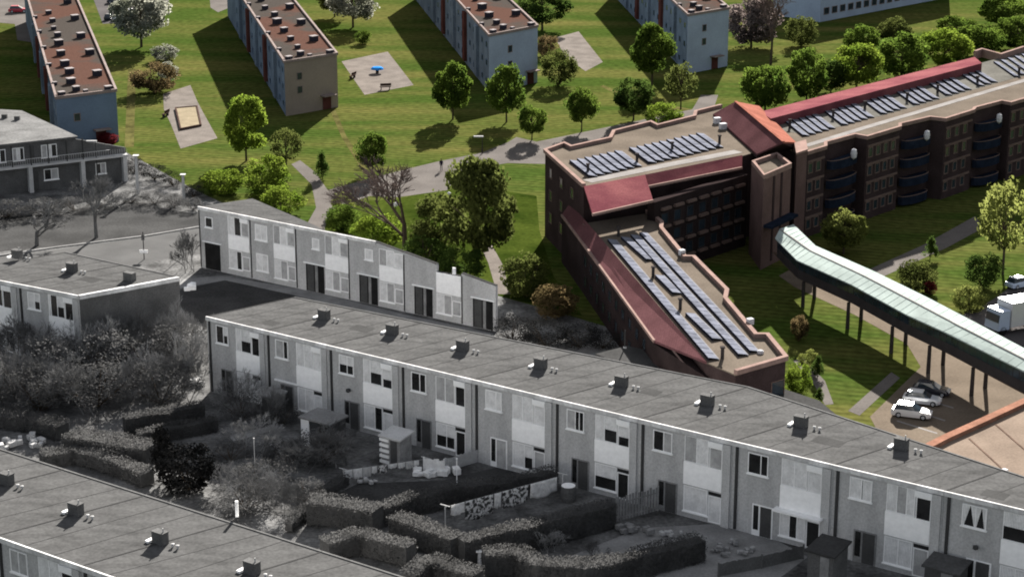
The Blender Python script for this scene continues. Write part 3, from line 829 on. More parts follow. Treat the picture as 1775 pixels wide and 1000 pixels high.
# ------------------------------------------------------------------ apartment slabs of the colour quarter
def slab(fl, fr, h, back_dir, length, wall, label, sidew=6, reds=False, vents=(), gable=((.30, 4.2), (.30, 2.2)), porch=.75):
    A, B = G(*fl, h), G(*fr, h)
    d = Vector((back_dir[0], back_dir[1], 0)).normalized() * length
    base = (A + B) / 2; base[2] = 0
    o = empty('apartment_block', base, label, 'building', "parallel apartment slabs behind the lawns")
    pl = [A, B, B + d, A + d]
    mb = MB(); mb.prism(pl, 0, h - .35); mb.build('wall', wall, o)
    mb = MB(); mb.prism(pl, h - .346, h - .25); rf = mb.build('roof', 'blk_roof', o)
    mb = MB(); A2, B2 = A.copy(), B.copy(); A2[2] = B2[2] = h - .346
    mb.ribbon([A2 + d + (0, 0, 0) if False else Vector((*(A2 + d)[:2], h - .346)), A2, B2, Vector((*(B2 + d)[:2], h - .346))], .32, .40); mb.build('coping', 'blk_coping', rf)
    rz = math.atan2((B - A)[1], (B - A)[0])
    e = (B - A)
    for (t, q, sz) in vents:       # boxes on the roof: share across, metres back, size
        p = A + e * t + d.normalized() * q
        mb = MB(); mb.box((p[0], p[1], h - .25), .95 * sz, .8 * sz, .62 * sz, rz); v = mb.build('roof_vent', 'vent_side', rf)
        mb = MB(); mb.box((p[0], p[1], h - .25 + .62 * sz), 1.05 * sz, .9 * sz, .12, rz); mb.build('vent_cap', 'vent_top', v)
    FF = Facade(A, B); W = e.length
    for t, z in gable:
        window(FF, o, W * t, W * t + .95, z, z + 1.1, [(1, 'glass')], frame='blk_coping', sill=False)
    mb = MB(); FF.box(mb, W * porch, W * porch + 1.5, .0, 2.0, 0, .06); mb.build('door', 'rust', o)
    mb = MB(); FF.box(mb, W * porch - .4, W * porch + 1.9, 2.05, 2.2, 0, 1.1); mb.build('porch_roof', 'blk_coping', o)
    # long side that the camera sees
    FS = Facade(A, A + d)
    FS.a = Vector((A[0], A[1], 0)); FS.e = d.normalized(); FS.n = Vector((-FS.e[1], FS.e[0], 0))
    if FS.n[0] > 0: FS.n = -FS.n
    mb = MB(); FS.box(mb, .35, length, .02, h - .36, .002, .03); mb.build('side_wall', 'blk_side', o)
    L = min(length, 75); n = int(L / 4.2)
    fl_ = [(h - .6) / 3 * k for k in range(3)]
    for k in range(n):
        s = 1.6 + k * 4.2
        if k % 3 == 2:
            mb = MB(); FS.box(mb, s, s + 2.2, .6, h - .5, .03, .5); mb.build('stair_panel', 'rust' if k % 2 else 'blk_side', o)
            continue
        for z in fl_:
            window(FS, o, s, s + 1.5, z + .95, z + 2.0, [(1, 'glass')], frame='blk_wall_blue_shade', sill=False, fw=.1, d=.03)
    return o
def vents_for(n, seed, full=True):
    r = random.Random(seed); out = [(.10, 1.0, .9), (.88, .8, .95), (.5, 1.2, .6), (.36, 3.4, .9)]
    for k in range(n):
        out += [(.35 + r.uniform(-.05, .05), 8 + k * 7.5 + r.uniform(-1, 1), r.uniform(.7, 1.25))]
        if k % 2 == 0: out += [(.82 + r.uniform(-.05, .05), 12 + k * 8 + r.uniform(-1, 1), 1.15), (.04, 9 + k * 7, .6)]
    return out
dirs = (Vector((-.262, .965)))
slab((97, 168), (201, 155), 7.3, (-.262, .965), 104, 'blk_wall_blue_shade', "flat roofed apartment slab at far left with plain gable wall tinted in blue shade", vents=vents_for(9, 1), gable=((.27, 3.6),), porch=.62)
slab((493, 106), (584, 92), 8.1, (-.225, .974), 88, 'blk_wall_beige', "flat roofed apartment slab with beige gable wall, second from the left", vents=vents_for(7, 2), gable=((.22, 5.0), (.22, 3.0)), porch=.7)
slab((848, 60), (932, 44), 9.0, (-.17, .985), 90, 'blk_wall_white', "apartment slab with pale gable wall and brown roof, third from the left", vents=vents_for(5, 3), gable=((.38, 5.6), (.38, 3.2)), porch=.78)
slab((1193, 25), (1264, 13), 9.6, (-.10, .995), 80, 'blk_wall_white', "apartment slab with pale gable wall, rightmost of the four parallel slabs", vents=vents_for(2, 4), gable=((.35, 6.4), (.35, 4.2)), porch=.6)
# the slab that turns its long side
p0, p1 = G(1421, 39), G(1614, 2)
F6 = Facade(p0, p1); W6 = (p1 - p0).length
o = empty('apartment_block', p0, "pale apartment slab turning its long window front to the lawn at top right", 'building')
mb = MB(); F6.box(mb, 0, W6 + 6, 0, 9.2, -11, 0); mb.build('wall', 'blk_wall_white', o)
mb = MB(); F6.box(mb, -.2, W6 + 6.2, 9.2, 9.5, -11.2, .2); mb.build('roof', 'blk_roof', o)
for k in range(int(W6 / 2.4)):
    for z in (1.2, 4.0, 6.8):
        window(F6, o, 1 + k * 2.4, 2.6 + k * 2.4, z, z + 1.3, [(1, 'glass')], frame='blk_coping', sill=False, fw=.1)

# ------------------------------------------------------------------ the brick apartment complex
ZW, ZL = 10.0, 6.4
cx = empty('apartment_complex', G(1330, 440), "large angular brick apartment complex with red tiled edges and square stair tower", 'building')
def pxpoly(pts, z): return [G(x, y, z) for x, y in pts]
def flat(poly, zr, name='flat_roof', m='gravel', t=.12):
    mb = MB(); mb.prism(poly, zr - t, zr); return mb.build(name, m, cx)
# left wing
lw_back = [(945, 262), (978, 250), (990, 256), (1058, 241), (1064, 229), (1128, 213), (1140, 219), (1204, 203), (1206, 195), (1250, 184)]
lw = pxpoly(lw_back + [(1330, 255), (1287, 268), (1012, 322)], ZW)
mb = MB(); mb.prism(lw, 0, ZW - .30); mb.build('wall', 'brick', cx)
rl = flat(lw, ZW - .17)
mb = MB(); mb.ribbon([Vector((*p[:2], ZW - .17)) for p in pxpoly([(1012, 322)] + lw_back, ZW)], .42, .40); mb.build('coping', 'coping', rl)
mb = MB(); mb.ribbon([Vector((*p[:2], ZW - .165)) for p in pxpoly([(1018, 312), (1150, 285), (1280, 260)], ZW)], 1.5, .015); mb.build('walkway_strip', 'gravel_pale', rl)
def slope(top, bot, zt, zb, m, t=.22, name='tiled_roof'):
    """tiled slope from the top edge (pixels at height zt) down to the bottom edge (pixels at zb)"""
    T = [G(x, y, zt) for x, y in top]; B = [G(x, y, zb) for x, y in bot]
    mb = MB(); n = len(T)
    for i in range(n - 1):
        q = [B[i], B[i + 1], T[i + 1], T[i]]
        mb.hexa([p - Vector((0, 0, t)) for p in q], q)
    r = mb.build(name, m, cx)
    mb = MB()
    mb.ribbon([Vector((p[0], p[1], p[2] - t)) for p in B], .22, t + .05); mb.build('gutter', 'coping', r)
    return r
ZS = 8.9
slope([(1012, 323), (1118, 303)], [(1027, 371), (1132, 347)], ZW + .1, ZS, 'tiles')
slope([(1118, 303), (1287, 269)], [(1122, 323), (1286, 290)], ZW + .1, ZS + .35, 'tiles')
# windows of the shaded inner front of the left wing
FW = Facade(G(1035, 371, ZS), G(1285, 291, ZS + .35)); FW.a -= FW.n * .9; FW.a[2] = 0
for k in range(7):
    for z in (1.2, 3.2, 5.2, 7.2):
        t = (G(1285, 291, ZS) - G(1035, 371, ZS)).length
        s = t * (.40 + .085 * k)
        mb = MB(); FW.box(mb, s, s + 1.5, z + .0, z + .28, 1.0, 1.35); bb = mb.build('balcony_band', 'brick_band', cx)
mb = MB(); FW.box(mb, (t * .36), t * 1.0, 0, 8.3, .0, .98); mb.build('wall', 'brick_shade', cx)
for k in range(7):
    for z in (1.6, 3.6, 5.6):
        window(FW, cx, t * (.40 + .085 * k) + .1, t * (.40 + .085 * k) + 1.3, z, z + 1.2, [(1, 'glass')], frame='steel', sill=False, d=.98)
# end wall windows of the left wing
FE = Facade(G(945, 262, ZW), G(1012, 322, ZW)); we = (G(945, 262, ZW) - G(1012, 322, ZW)).length
FE.a = Vector((*G(945, 262, ZW)[:2], 0)); FE.e = (G(1012, 322, ZW) - G(945, 262, ZW)); FE.e[2] = 0; FE.e.normalize(); FE.n = Vector((FE.e[1], -FE.e[0], 0))
if FE.n[0] > 0: FE.n = -FE.n
for k in range(3):
    for z in (2.2, 4.8, 7.4):
        window(FE, cx, we * (.12 + .28 * k), we * (.12 + .28 * k) + 1.2, z, z + 1.2, [(1, 'glass')], frame='brick_band', sill=False)
# long right wing
front = [(1398, 266), (1431, 256), (1431, 249), (1482, 235), (1503, 239), (1560, 222), (1560, 217), (1612, 205), (1639, 208), (1687, 193), (1690, 189), (1736, 177), (1752, 180), (1800, 166), (1900, 138)]
back = [(1900, 70), (1775, 92), (1700, 112), (1335, 208)]
rw = pxpoly([(1330, 240)] + [(1380, 262)] + front + back, ZW)
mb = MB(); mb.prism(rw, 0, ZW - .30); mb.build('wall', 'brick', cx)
rr = flat(rw, ZW - .17)
mb = MB(); mb.ribbon([Vector((*p[:2], ZW - .17)) for p in pxpoly(front, ZW)], .40, .42); mb.build('coping', 'coping', rr)
mb = MB(); mb.ribbon([Vector((*p[:2], ZW - .165)) for p in pxpoly([(1396, 251), (1500, 219), (1640, 178), (1775, 138), (1900, 103)], ZW)], 1.0, .016); mb.build('walkway_strip', 'gravel_pale', rr)
mb = MB(); mb.ribbon([Vector((*p[:2], ZW - .168)) for p in pxpoly([(1345, 222), (1500, 183), (1700, 128), (1900, 76)], ZW)], 9.0, .010); mb.build('gravel_strip', mat("grey_green_gravel", (.098, .095, .086), .95, .15, .3, .15, 4), rr)
# raised red tiled edge along the back
T0 = [G(1318, 187, ZW + .9), G(1690, 93, ZW + .9)]; T1 = [G(1336, 206, ZW + .9), G(1702, 110, ZW + .9)]
mb = MB(); mb.hexa([Vector((*p[:2], ZW - .4)) for p in (T1[0], T1[1], T0[1], T0[0])], [T1[0], T1[1], T0[1] - Vector((0, 0, .5)), T0[0] - Vector((0, 0, .5))]); mb.build('tiled_roof', 'tiles', cx)
mb = MB(); mb.ribbon([G(1690, 92, ZW + .3), G(1702, 88, ZW + .3), G(1735, 97, ZW + .3), G(1775, 84, ZW + .3)], .4, .3, drop=.9); mb.build('coping', 'coping', cx)
# front of the long wing: storeys of windows between dark balcony bays
for i, (u0, u1) in enumerate([(1400, 1431), (1486, 1556), (1614, 1684), (1740, 1800)]):
    pa, pb = {0: ((1398, 266), (1431, 256)), 1: ((1503, 239), (1560, 222)), 2: ((1639, 208), (1687, 193)), 3: ((1752, 180), (1800, 166))}[i]
    Fq = Facade(G(*pa, ZW), G(*pb, ZW)); wq = (G(*pa, ZW) - G(*pb, ZW)).length
    n = max(2, int(wq / 1.7))
    for z in (.9, 3.1, 5.3, 7.5):
        mb = MB(); Fq.box(mb, .2, wq - .2, z + 1.30, z + 1.55, .002, .12); mb.build('lintel_band', 'brick_band', cx)
        for k in range(n):
            s = .35 + k * (wq - .6) / n
            window(Fq, cx, s, s + 1.0, z, z + 1.25, [(1, 'glass')], frame='brick_band', sill=False, fw=.12)
for i, (pa, pb) in enumerate([((1433, 253), (1482, 237)), ((1562, 219), (1610, 207)), ((1690, 190), (1734, 179))]):
    Fq = Facade(G(*pa, ZW), G(*pb, ZW)); wq = (G(*pa, ZW) - G(*pb, ZW)).length
    for z in (.3, 2.6, 4.9, 7.2):
        arc = lambda r_: [Fq.P(wq * .5 - (wq * .5 - .1) * math.cos(math.pi * t / 10), 0, .05 + r_ * math.sin(math.pi * t / 10) ** .7) for t in range(11)]
        mb = MB(); mb.prism(arc(1.15), z, z + 1.0); bc = mb.build('balcony', 'balcony', cx)
        mb = MB(); mb.ribbon([Vector((q_[0], q_[1], z + 1.002)) for q_ in arc(1.1)], .1, .08); mb.build('handrail', 'brick_band', bc)
    mb = MB(); c_ = Fq.P(wq * .62, 8.3, 1.35)
    mb.lathe((c_[0], c_[1], 7.9), [(.04, 0), (.32, .25), (.38, .7), (.30, 1.15), (.03, 1.3)], 10); mb.build('awning', 'white', cx)
# gable roof over the joint
R0, R1 = G(1275, 176, ZW + 2.0), G(1358, 246, ZW + 2.0)
l0, l1 = G(1236, 198, ZW + .15), G(1312, 267, ZW + .15)
r0, r1 = G(1316, 184, ZW + .45), G(1380, 247, ZW + .45)
dn = Vector((0, 0, .2))
mb = MB(); mb.hexa([l0 - dn, l1 - dn, R1 - dn, R0 - dn], [l0, l1, R1, R0]); gr = mb.build('tiled_roof', 'tiles_dark', cx)
mb = MB(); mb.hexa([R0 - dn, R1 - dn, r1 - dn, r0 - dn], [R0, R1, r1, r0]); mb.build('tiled_roof', 'tiles_orange', cx)
mb = MB(); mb.ribbon([R0, R1], .35, .06); mb.build('ridge', 'tiles_orange', gr)
mb = MB(); q = [l1 + (R1 - l1) * .03, r1]
b_ = [Vector((*p[:2], 0)) for p in (l0, l1, r1, r0)]
mb.add([(*l0[:2], ZW - .4), (*l1[:2], ZW - .4), (*r1[:2], ZW - .4), (*r0[:2], ZW - .4), l0 - dn, l1 - dn, R1 - dn, r1 - dn, r0 - dn, R0 - dn],
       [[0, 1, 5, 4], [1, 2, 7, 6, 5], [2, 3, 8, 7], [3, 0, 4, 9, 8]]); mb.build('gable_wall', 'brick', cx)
for px, py in ((1243, 214), (1253, 224)):
    q = G(px, py, ZW - .17); mb = MB(); mb.box(q, .8, .6, .7, .4); mb.build('roof_vent', 'white', cx)
# brick pier right of the gable
mb = MB(); q = [G(1378, 252, ZW + .4), G(1396, 247, ZW + .4), G(1399, 262, ZW + .4), G(1381, 268, ZW + .4)]
mb.prism(q, 0, ZW + .4); mb.build('pier', 'brick_pink', cx)
mb = MB(); q2 = [p + (p - sum(q, Vector()) / 4) * .12 for p in q]; mb.prism(q2, ZW + .4, ZW + .65); mb.build('pier_cap', 'coping', cx)
# square stair tower
ZT = 10.6
tw = [G(1303, 279, ZT), G(1347, 264, ZT), G(1372, 283, ZT), G(1324, 304, ZT)]
mb = MB(); mb.prism(tw, 0, ZT - .55); tower = mb.build('stair_tower', 'brick_pink', cx)
mb = MB(); mb.prism(tw, ZT - .546, ZT - .45); mb.build('flat_roof', 'gravel', tower)
mb = MB(); c4 = sum(tw, Vector()) / 4
ins = [p + (c4 - p) * .06 for p in tw]
mb.ribbon([Vector((*p[:2], ZT - .546)) for p in ins + [ins[0].lerp(ins[1], .02)]], .34, .56); mb.build('parapet', 'coping', tower)
mb = MB(); FT = Facade(tw[3], tw[2]); wt = (tw[3] - tw[2]).length
for k in (.34, .62): FT.box(mb, wt * k, wt * k + .35, .5, ZT - .6, .002, .10)
mb.build('brick_rib', 'brick', tower)
mb = MB(); FT.box(mb, wt * .05, wt * 1.0, 4.7, 5.0, .002, 1.1); mb.build('canopy', 'balcony', tower)
# lower wing
lo_right = [(1122, 367), (1147, 387), (1146, 397), (1187, 447), (1202, 447), (1260, 505), (1257, 519), (1310, 582), (1330, 582), (1362, 621)]
lo = pxpoly([(1010, 385)] + lo_right + [(1275, 646), (1225, 625), (1032, 402)], ZL)
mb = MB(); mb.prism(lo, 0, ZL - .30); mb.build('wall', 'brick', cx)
ro = flat(lo, ZL - .17)
mb = MB(); mb.ribbon([Vector((*p[:2], ZL - .17)) for p in pxpoly(lo_right + [(1275, 646)], ZL)], .42, .42); mb.build('coping', 'coping', ro)
T_ = [(988, 352), (1032, 402), (1225, 627)]; B_ = [(974, 372), (1010, 420), (1134, 590)]
Tt = [G(x, y, ZL + .1) for x, y in T_]; Bt = [G(x, y, ZL - 1.0) for x, y in B_]
# left wall and slope of the lower wing
mb = MB()
wl = [Vector((*p[:2], 0)) for p in Bt]; wt_ = [Vector((*p[:2], 0)) for p in Tt]
mb.prism([wl[0], wl[1], wl[2], wt_[2], wt_[1], wt_[0]], 0, ZL - 1.3); mb.build('wall', 'brick_shade', cx)
slope(T_, B_, ZL + .1, ZL - 1.0, 'tiles_dark')
Fl = Facade(Bt[1], Bt[2]); Fl.a = Vector((*Bt[1][:2], 0)); Fl.n = Vector((Fl.e[1], -Fl.e[0], 0))
if Fl.n[0] > 0: Fl.n = -Fl.n
wl_ = (Bt[2] - Bt[1]).length
for k in range(int(wl_ / 3)):
    for z in (1.0, 3.2):
        window(Fl, cx, 1 + 3 * k, 2.3 + 3 * k, z, z + 1.2, [(1, 'glass')], frame='brick_shade', sill=False)
for k, (px, py) in enumerate(((1182, 442), (1300, 562))):
    q = G(px, py, ZL); mb = MB(); mb.box(q, .55, .45, .55, .5); mb.build('roof_vent', 'white', ro)
q = G(1318, 612, ZL - .17); mb = MB(); mb.lathe(q, [(.3, 0), (.3, .2), (.18, .28)], 10); mb.build('roof_light', 'white', ro)
Fe = Facade(G(1275, 646, ZL), G(1362, 621, ZL)); window(Fe, cx, 4.3, 5.9, 3.0, 4.6, [(1, 'glass')], frame='brick_band', sill=False)

# solar panels lying in rows on the roofs
def pv_row(a, b, z, width, label, group, tilt=.20, px=True):
    """a row of solar modules from a to b (pixels), tilted to its right hand side"""
    A, B = G(*a, z), G(*b, z)
    d = B - A; L = d.length; d.normalize(); n = Vector((d[1], -d[0], 0))
    if n[0] < 0: n = -n
    o = empty('solar_panel_row', A, label, 'solar panel', group)
    k = max(2, int(L / 1.35)); st = L / k
    mb = MB(); fr = MB()
    up = Vector((0, 0, 1)); hh = width * tilt
    for i in range(k):
        p = A + d * (st * i + .055); q = A + d * (st * (i + 1) - .055)
        lo = [p + up * (hh + .06), q + up * (hh + .06), q + n * width + up * .08, p + n * width + up * .08]
        mb.hexa(lo, [v + up * .04 for v in lo])
    fr.hexa([A, B, B + n * .06, A + n * .06], [A + up * (hh + .05), B + up * (hh + .05), B + n * .06 + up * (hh + .04), A + n * .06 + up * (hh + .04)])
    m_ = mb.build('module', 'pv', o)
    fr.build('back_plate', 'pv_dark', o)
    e = MB(); e.hexa([A + n * width + up * .0, B + n * width, B + n * (width + .12), A + n * (width + .12)], [A + n * width + up * .11, B + n * width + up * .11, B + n * (width + .12) + up * .10, A + n * (width + .12) + up * .10])
    e.build('rail', 'pv_frame', o)
    return o
zr = ZW - .15
lefts = [0, 1, 2, 3, 4, 5, 7, 8, 9, 10, 11, 12, 13, 14, 15]
for i in range(18):
    if i == 7: continue
    x = 987 + i * 12.9; y = 281 - i * 2.78
    pv_row((x, y), (x + 34, y + 27 - .2 * i), zr, .86, "one of the short solar panel rows side by side on the left wing roof", "solar rows on the left wing roof")
for i in range(30):
    if i in (5, 11, 16, 21, 26): continue
    x = 1350 + i * 11.3; y = 204 - i * 2.97
    pv_row((x, y), (x + 41, y + 33 - .25 * i), zr, .74, "one of the parallel solar panel rows filling the long right wing roof", "solar rows on the right wing roof")
for i in range(8):
    x = 1722 + i * 12.0; y = 109 - i * 3.3
    pv_row((x, y), (x + 36, y + 25), zr, .62, "solar panel row at the far right end of the long roof by picture edge", "solar rows at the far right roof end")
zq = ZL - .15
pv_row((1053, 418), (1228, 625), zq, .85, "longest solar panel row on the low wing roof, beside the red tiles", "solar rows on the low wing roof")
pv_row((1076, 414), (1120, 453), zq, .85, "short solar panel row at the far end of the low wing roof", "solar rows on the low wing roof")
pv_row((1135, 480), (1166, 511), zq, .85, "shortest solar panel row in the middle of the low wing roof", "solar rows on the low wing roof")
pv_row((1188, 546), (1235, 591), zq, .85, "short solar panel row at the near end of the low wing roof", "solar rows on the low wing roof")
pv_row((1093, 410), (1280, 618), zq, .8, "left one of the two long solar rows lying close together on the low roof", "solar rows on the low wing roof")
pv_row((1108, 406), (1300, 612), zq, .8, "right one of two close long solar rows, nearest the stepped coping of the low roof", "solar rows on the low wing roof")
def roof_vent(px, py, z, label, group):
    q = G(px, py, z); mb = MB(); mb.box(q, .28, .28, .95); o = mb.build('vent_pipe', 'steel', loc=q)
    mb = MB(); mb.box((q[0], q[1], z + .95), .42, .42, .12); mb.build('vent_cap', 'steel', o)
    tag(o, label, 'vent pipe', group)
for (x, y) in ((1019, 300), (1104, 282), (1165, 262), (1247, 250)):
    roof_vent(x, y, ZW - .17, "dark vent pipe standing by the solar rows on the left wing roof", "vents on the left wing roof")
for (x, y) in ((1369, 222), (1444, 205), (1499, 190), (1572, 175), (1625, 161), (1694, 146), (1766, 130)):
    roof_vent(x, y, ZW - .17, "dark vent pipe standing among the solar rows on the long right roof", "vents on the right wing roof")
for (x, y) in ((1072, 410), (1132, 480), (1179, 536), (1252, 621)):
    roof_vent(x, y, ZL - .17, "dark vent pipe standing between the solar rows on the low wing roof", "vents on the low wing roof")

# ------------------------------------------------------------------ roofed footbridge from the tower
zo = lambda x, y: (1275 + x / 2.5, 350 + y / 2.5)
ZE, ZR = 5.1, 5.5
near = [zo(172, 158), zo(265, 252), zo(500, 357), zo(740, 488), zo(900, 560), zo(1250, 732), zo(1500, 850)]
ridge = [zo(192, 118), zo(325, 212), zo(560, 322), zo(800, 447), zo(960, 532), zo(1290, 700), zo(1540, 818)]
far = [zo(252, 98), zo(347, 190), zo(600, 300), zo(845, 420), zo(1010, 506), zo(1330, 675), zo(1580, 790)]
Nn = [G(x, y, ZE) for x, y in near]; Rr = [G(x, y, ZR) for x, y in ridge]; Ff = [G(x, y, ZE + .1) for x, y in far]
br = empty('covered_footbridge', Vector((*Rr[3][:2], 0)), "long covered footbridge with pale green roof on thin dark legs", 'footbridge')
mb = MB()
for i in range(6):
    for a, b in ((Nn, Rr), (Rr, Ff)):
        q = [a[i], a[i + 1], b[i + 1], b[i]]
        mb.hexa([p - Vector((0, 0, .12)) for p in q], q)
rfb = mb.build('roof', 'copper', br)
mb = MB(); mb.ribbon(Rr, .16, .05); mb.build('ridge_cap', 'gravel_pale', rfb)
mb = MB()
for i in range(6):      # standing seams
    n = int((Nn[i + 1] - Nn[i]).length / 1.1)
    for k in range(n):
        t = k / n; a = Nn[i].lerp(Nn[i + 1], t); b = Rr[i].lerp(Rr[i + 1], t); c_ = Ff[i].lerp(Ff[i + 1], t)
        mb.tube(a, b, .03, .03, 4); mb.tube(b, c_, .03, .03, 4)
mb.build('roof_seam', 'copper', rfb)
def inward(i, t, k):
    a = Nn[i].lerp(Nn[i + 1], t); b = Ff[i].lerp(Ff[i + 1], t); return a.lerp(b, k)
mb = MB(); mb.ribbon([Vector((*Nn[i].lerp(Ff[i], .5)[:2], 2.7)) for i in range(7)], 2.2, .22); mb.build('deck', 'deck', br)
for k in (.14, .86):
    mb = MB(); mb.ribbon([Vector((*Nn[i].lerp(Ff[i], k)[:2], 2.92)) for i in range(7)], .08, .95); mb.build('side_panel', 'steel', br)
    mb = MB()
    for i in range(6):
        n = int((Nn[i + 1] - Nn[i]).length / .9)
        for j in range(n):
            p = inward(i, j / n, k); mb.tube((p[0], p[1], 3.8), (p[0], p[1], ZE), .05, .05, 4)
    mb.build('side_grille', 'steel', br)
    mb = MB(); mb.ribbon([Vector((*Nn[i].lerp(Ff[i], k)[:2], 3.87)) for i in range(7)], .04, 1.1); mb.build('side_glazing', 'glass', br)
for (i, t) in ((1, .08), (1, .9), (2, .7), (3, .55), (4, .35), (5, .05), (5, .5)):
    for k in (.2, .8):
        p = inward(i, t, k); mb = MB(); mb.tube((p[0], p[1], 0), (p[0], p[1], 2.7), .2, .17, 6); mb.build('leg', 'steel', br)

# ------------------------------------------------------------------ low buildings between the quarters
zg = 3.2
o = empty('garage_block', G(1180, 650), "low flat garage with dark felt roof behind the front terrace", 'garage')
gp = pxpoly([(1032, 613), (1088, 599), (1238, 634), (1420, 694), (1500, 760), (1390, 735), (1240, 690)], zg)
mb = MB(); mb.prism(gp, 0, zg - .2); mb.build('wall', 'bw_brick_dark', o)
mb = MB(); mb.prism(gp, zg - .196, zg); mb.build('roof', 'bw_roof2', o)
for (x, y0, y1, lb) in ((1083, 603, 572, "thin dark pole rising from the left end of the garage roof"), (1237, 660, 627, "thin dark pole rising from the garage roof near the solar roof corner")):
    q = G(x, y0, zg); hz = 0
    mb = MB(); mb.tube(q, (q[0], q[1], zg + (y0 - y1) / PXM(q) * 1.05), .07, .05, 6)
    b2 = mb.build('pole', 'bw_pipe', loc=q)
    mb = MB(); mb.box(q, .3, .3, .12); mb.build('pole_foot', 'bw_metal', b2); tag(b2, lb, 'pole')
zf = 4.0
o = empty('flat_roofed_building', G(1750, 840), "flat roofed building with pale gravel roof and orange coping at right edge", 'building')
fp = pxpoly([(1612, 778), (1775, 702), (1900, 644), (1990, 940), (1775, 842), (1660, 800)], zf)
mb = MB(); mb.prism(fp, 0, zf - .3); mb.build('wall', 'brick_pink', o)
mb = MB(); mb.prism(fp, zf - .296, zf - .15); r_ = mb.build('roof', mat("pale_pinkish_gravel", (.165, .13, .105), .95, .12, .3, .12, 5), o)
mb = MB(); mb.ribbon([G(1605, 782, zf - .2), G(1640, 764, zf - .2), G(1700, 737, zf - .2), G(1775, 702, zf - .2), G(1900, 644, zf - .2)], .75, .42, drop=.2); mb.build('coping', mat("orange_tile_coping", (.20, .105, .075), .8, .15, .8, .15, 5), r_)
for a, b in (((1680, 760), (1740, 815)), ((1725, 735), (1800, 800))):
    mb = MB(); mb.ribbon([G(*a, zf - .15), G(*b, zf - .15)], .14, .03); mb.build('roof_joint', 'deck', r_)
q = G(1738, 818, zf - .15); mb = MB(); mb.box(q, .8, .4, .2, .6); mb.build('roof_vent', 'white', r_)

# ------------------------------------------------------------------ vehicles
def car(center, ang, L, paint, label, name='parked_car', group=None, glass='glass'):
    """car of length L standing at the pixel, nose towards ang"""
    c = G(*center); o = empty(name, c, label, 'car', group)
    W, H = L * .40, L * .35
    ca, sa = math.cos(ang), math.sin(ang)
    def T(x, y, z): return (c[0] + x * L * ca - y * W * sa, c[1] + x * L * sa + y * W * ca, z * H)
    def loft(rings, name, m, par=o, bev=0):
        mb = MB(); vs = []; n = len(rings[0])
        for r in rings: vs += [T(*p) for p in r]
        fs = [[k * n + i, k * n + (i + 1) % n, (k + 1) * n + (i + 1) % n, (k + 1) * n + i] for k in range(len(rings) - 1) for i in range(n)]
        fs += [list(range(n))[::-1], list(range((len(rings) - 1) * n, len(rings) * n))]
        mb.add(vs, fs); return mb.build(name, m, par, smooth=False, bevel=bev)
    def ring(x, w, z0, z1): return [(x, -w, z0), (x, w, z0), (x, w, (z0 + z1) / 2), (x, w * .93, z1), (x, -w * .93, z1), (x, -w, (z0 + z1) / 2)]
    body = loft([ring(-.5, .42, .22, .50), ring(-.47, .48, .16, .60), ring(-.2, .5, .14, .64), ring(.18, .5, .14, .63), ring(.42, .47, .16, .56), ring(.5, .40, .22, .42)], 'body', paint, bev=.04)
    loft([[(-.44, -.42, .6), (-.44, .42, .6), (-.36, .36, .96), (-.36, -.36, .96)], [(-.36, -.44, .61), (-.36, .44, .61), (-.3, .37, .98), (-.3, -.37, .98)], [(.10, -.44, .61), (.10, .44, .61), (.02, .36, .97), (.02, -.36, .97)], [(.24, -.40, .60), (.24, .40, .60), (.05, .33, .94), (.05, -.33, .94)]], 'window_band', glass, body)
    loft([[(-.35, -.36, .97), (-.35, .36, .97), (-.35, .33, 1.02), (-.35, -.33, 1.02)], [(.03, -.355, .965), (.03, .355, .965), (.02, .32, 1.01), (.02, -.32, 1.01)]], 'car_roof', paint, body)
    for x in (-.30, .31):
        for y in (-.46, .46):
            p = Vector(T(x, y * .92, .22)); q = Vector(T(x, y * 1.08, .22))
            mb = MB(); mb.tube(p, q, .22 * H, .22 * H, 12); w_ = mb.build('wheel', 'tyre', o)
            mb = MB(); mb.tube(q, q + (q - p).normalized() * .015, .13 * H, .12 * H, 10); mb.build('rim', 'car_silver', w_)
    for y in (-.33, .33):
        p = Vector(T(.485, y, .40)); mb = MB(); mb.box((p[0], p[1], p[2]), .08, .22, .1, ang); mb.build('headlight', 'white', o)
    return o
car((1580, 722), -.35, 3.5, 'car_white', "white hatchback parked nearest the orange coping in the courtyard", group="cars in the courtyard car park")
car((1598, 699), -.35, 3.4, 'car_silver', "silver car parked between the white hatchback and the dark car", group="cars in the courtyard car park")
car((1614, 683), -.35, 3.4, 'car_dark', "dark car in the bridge shadow, parked farthest from the orange coping", group="cars in the courtyard car park")
car((1768, 497), .55, 3.4, 'car_blue', "pale blue car behind the white lorry at the right edge")
car((32, 22), .1, 3.6, 'car_red', "dark red car on the pinkish car park at top left")
for (x, y, p, lb) in ((205, 34, 'car_white', "white car parked beside the first slab, nearest the blossom tree's lawn"), (225, 26, 'car_silver', "silver car parked right of the white car by the blossom tree"), (190, 34, 'car_dark', "dark car parked left of the white car against the first slab"), (200, 6, 'car_dark', "black car in the far parking row, left one"), (228, 5, 'car_dark', "black car in the far parking row, right one by blossom tree")):
    car((x, y), 1.45 if y > 20 else .1, 3.2, p, lb, group="cars parked beside the first slab")
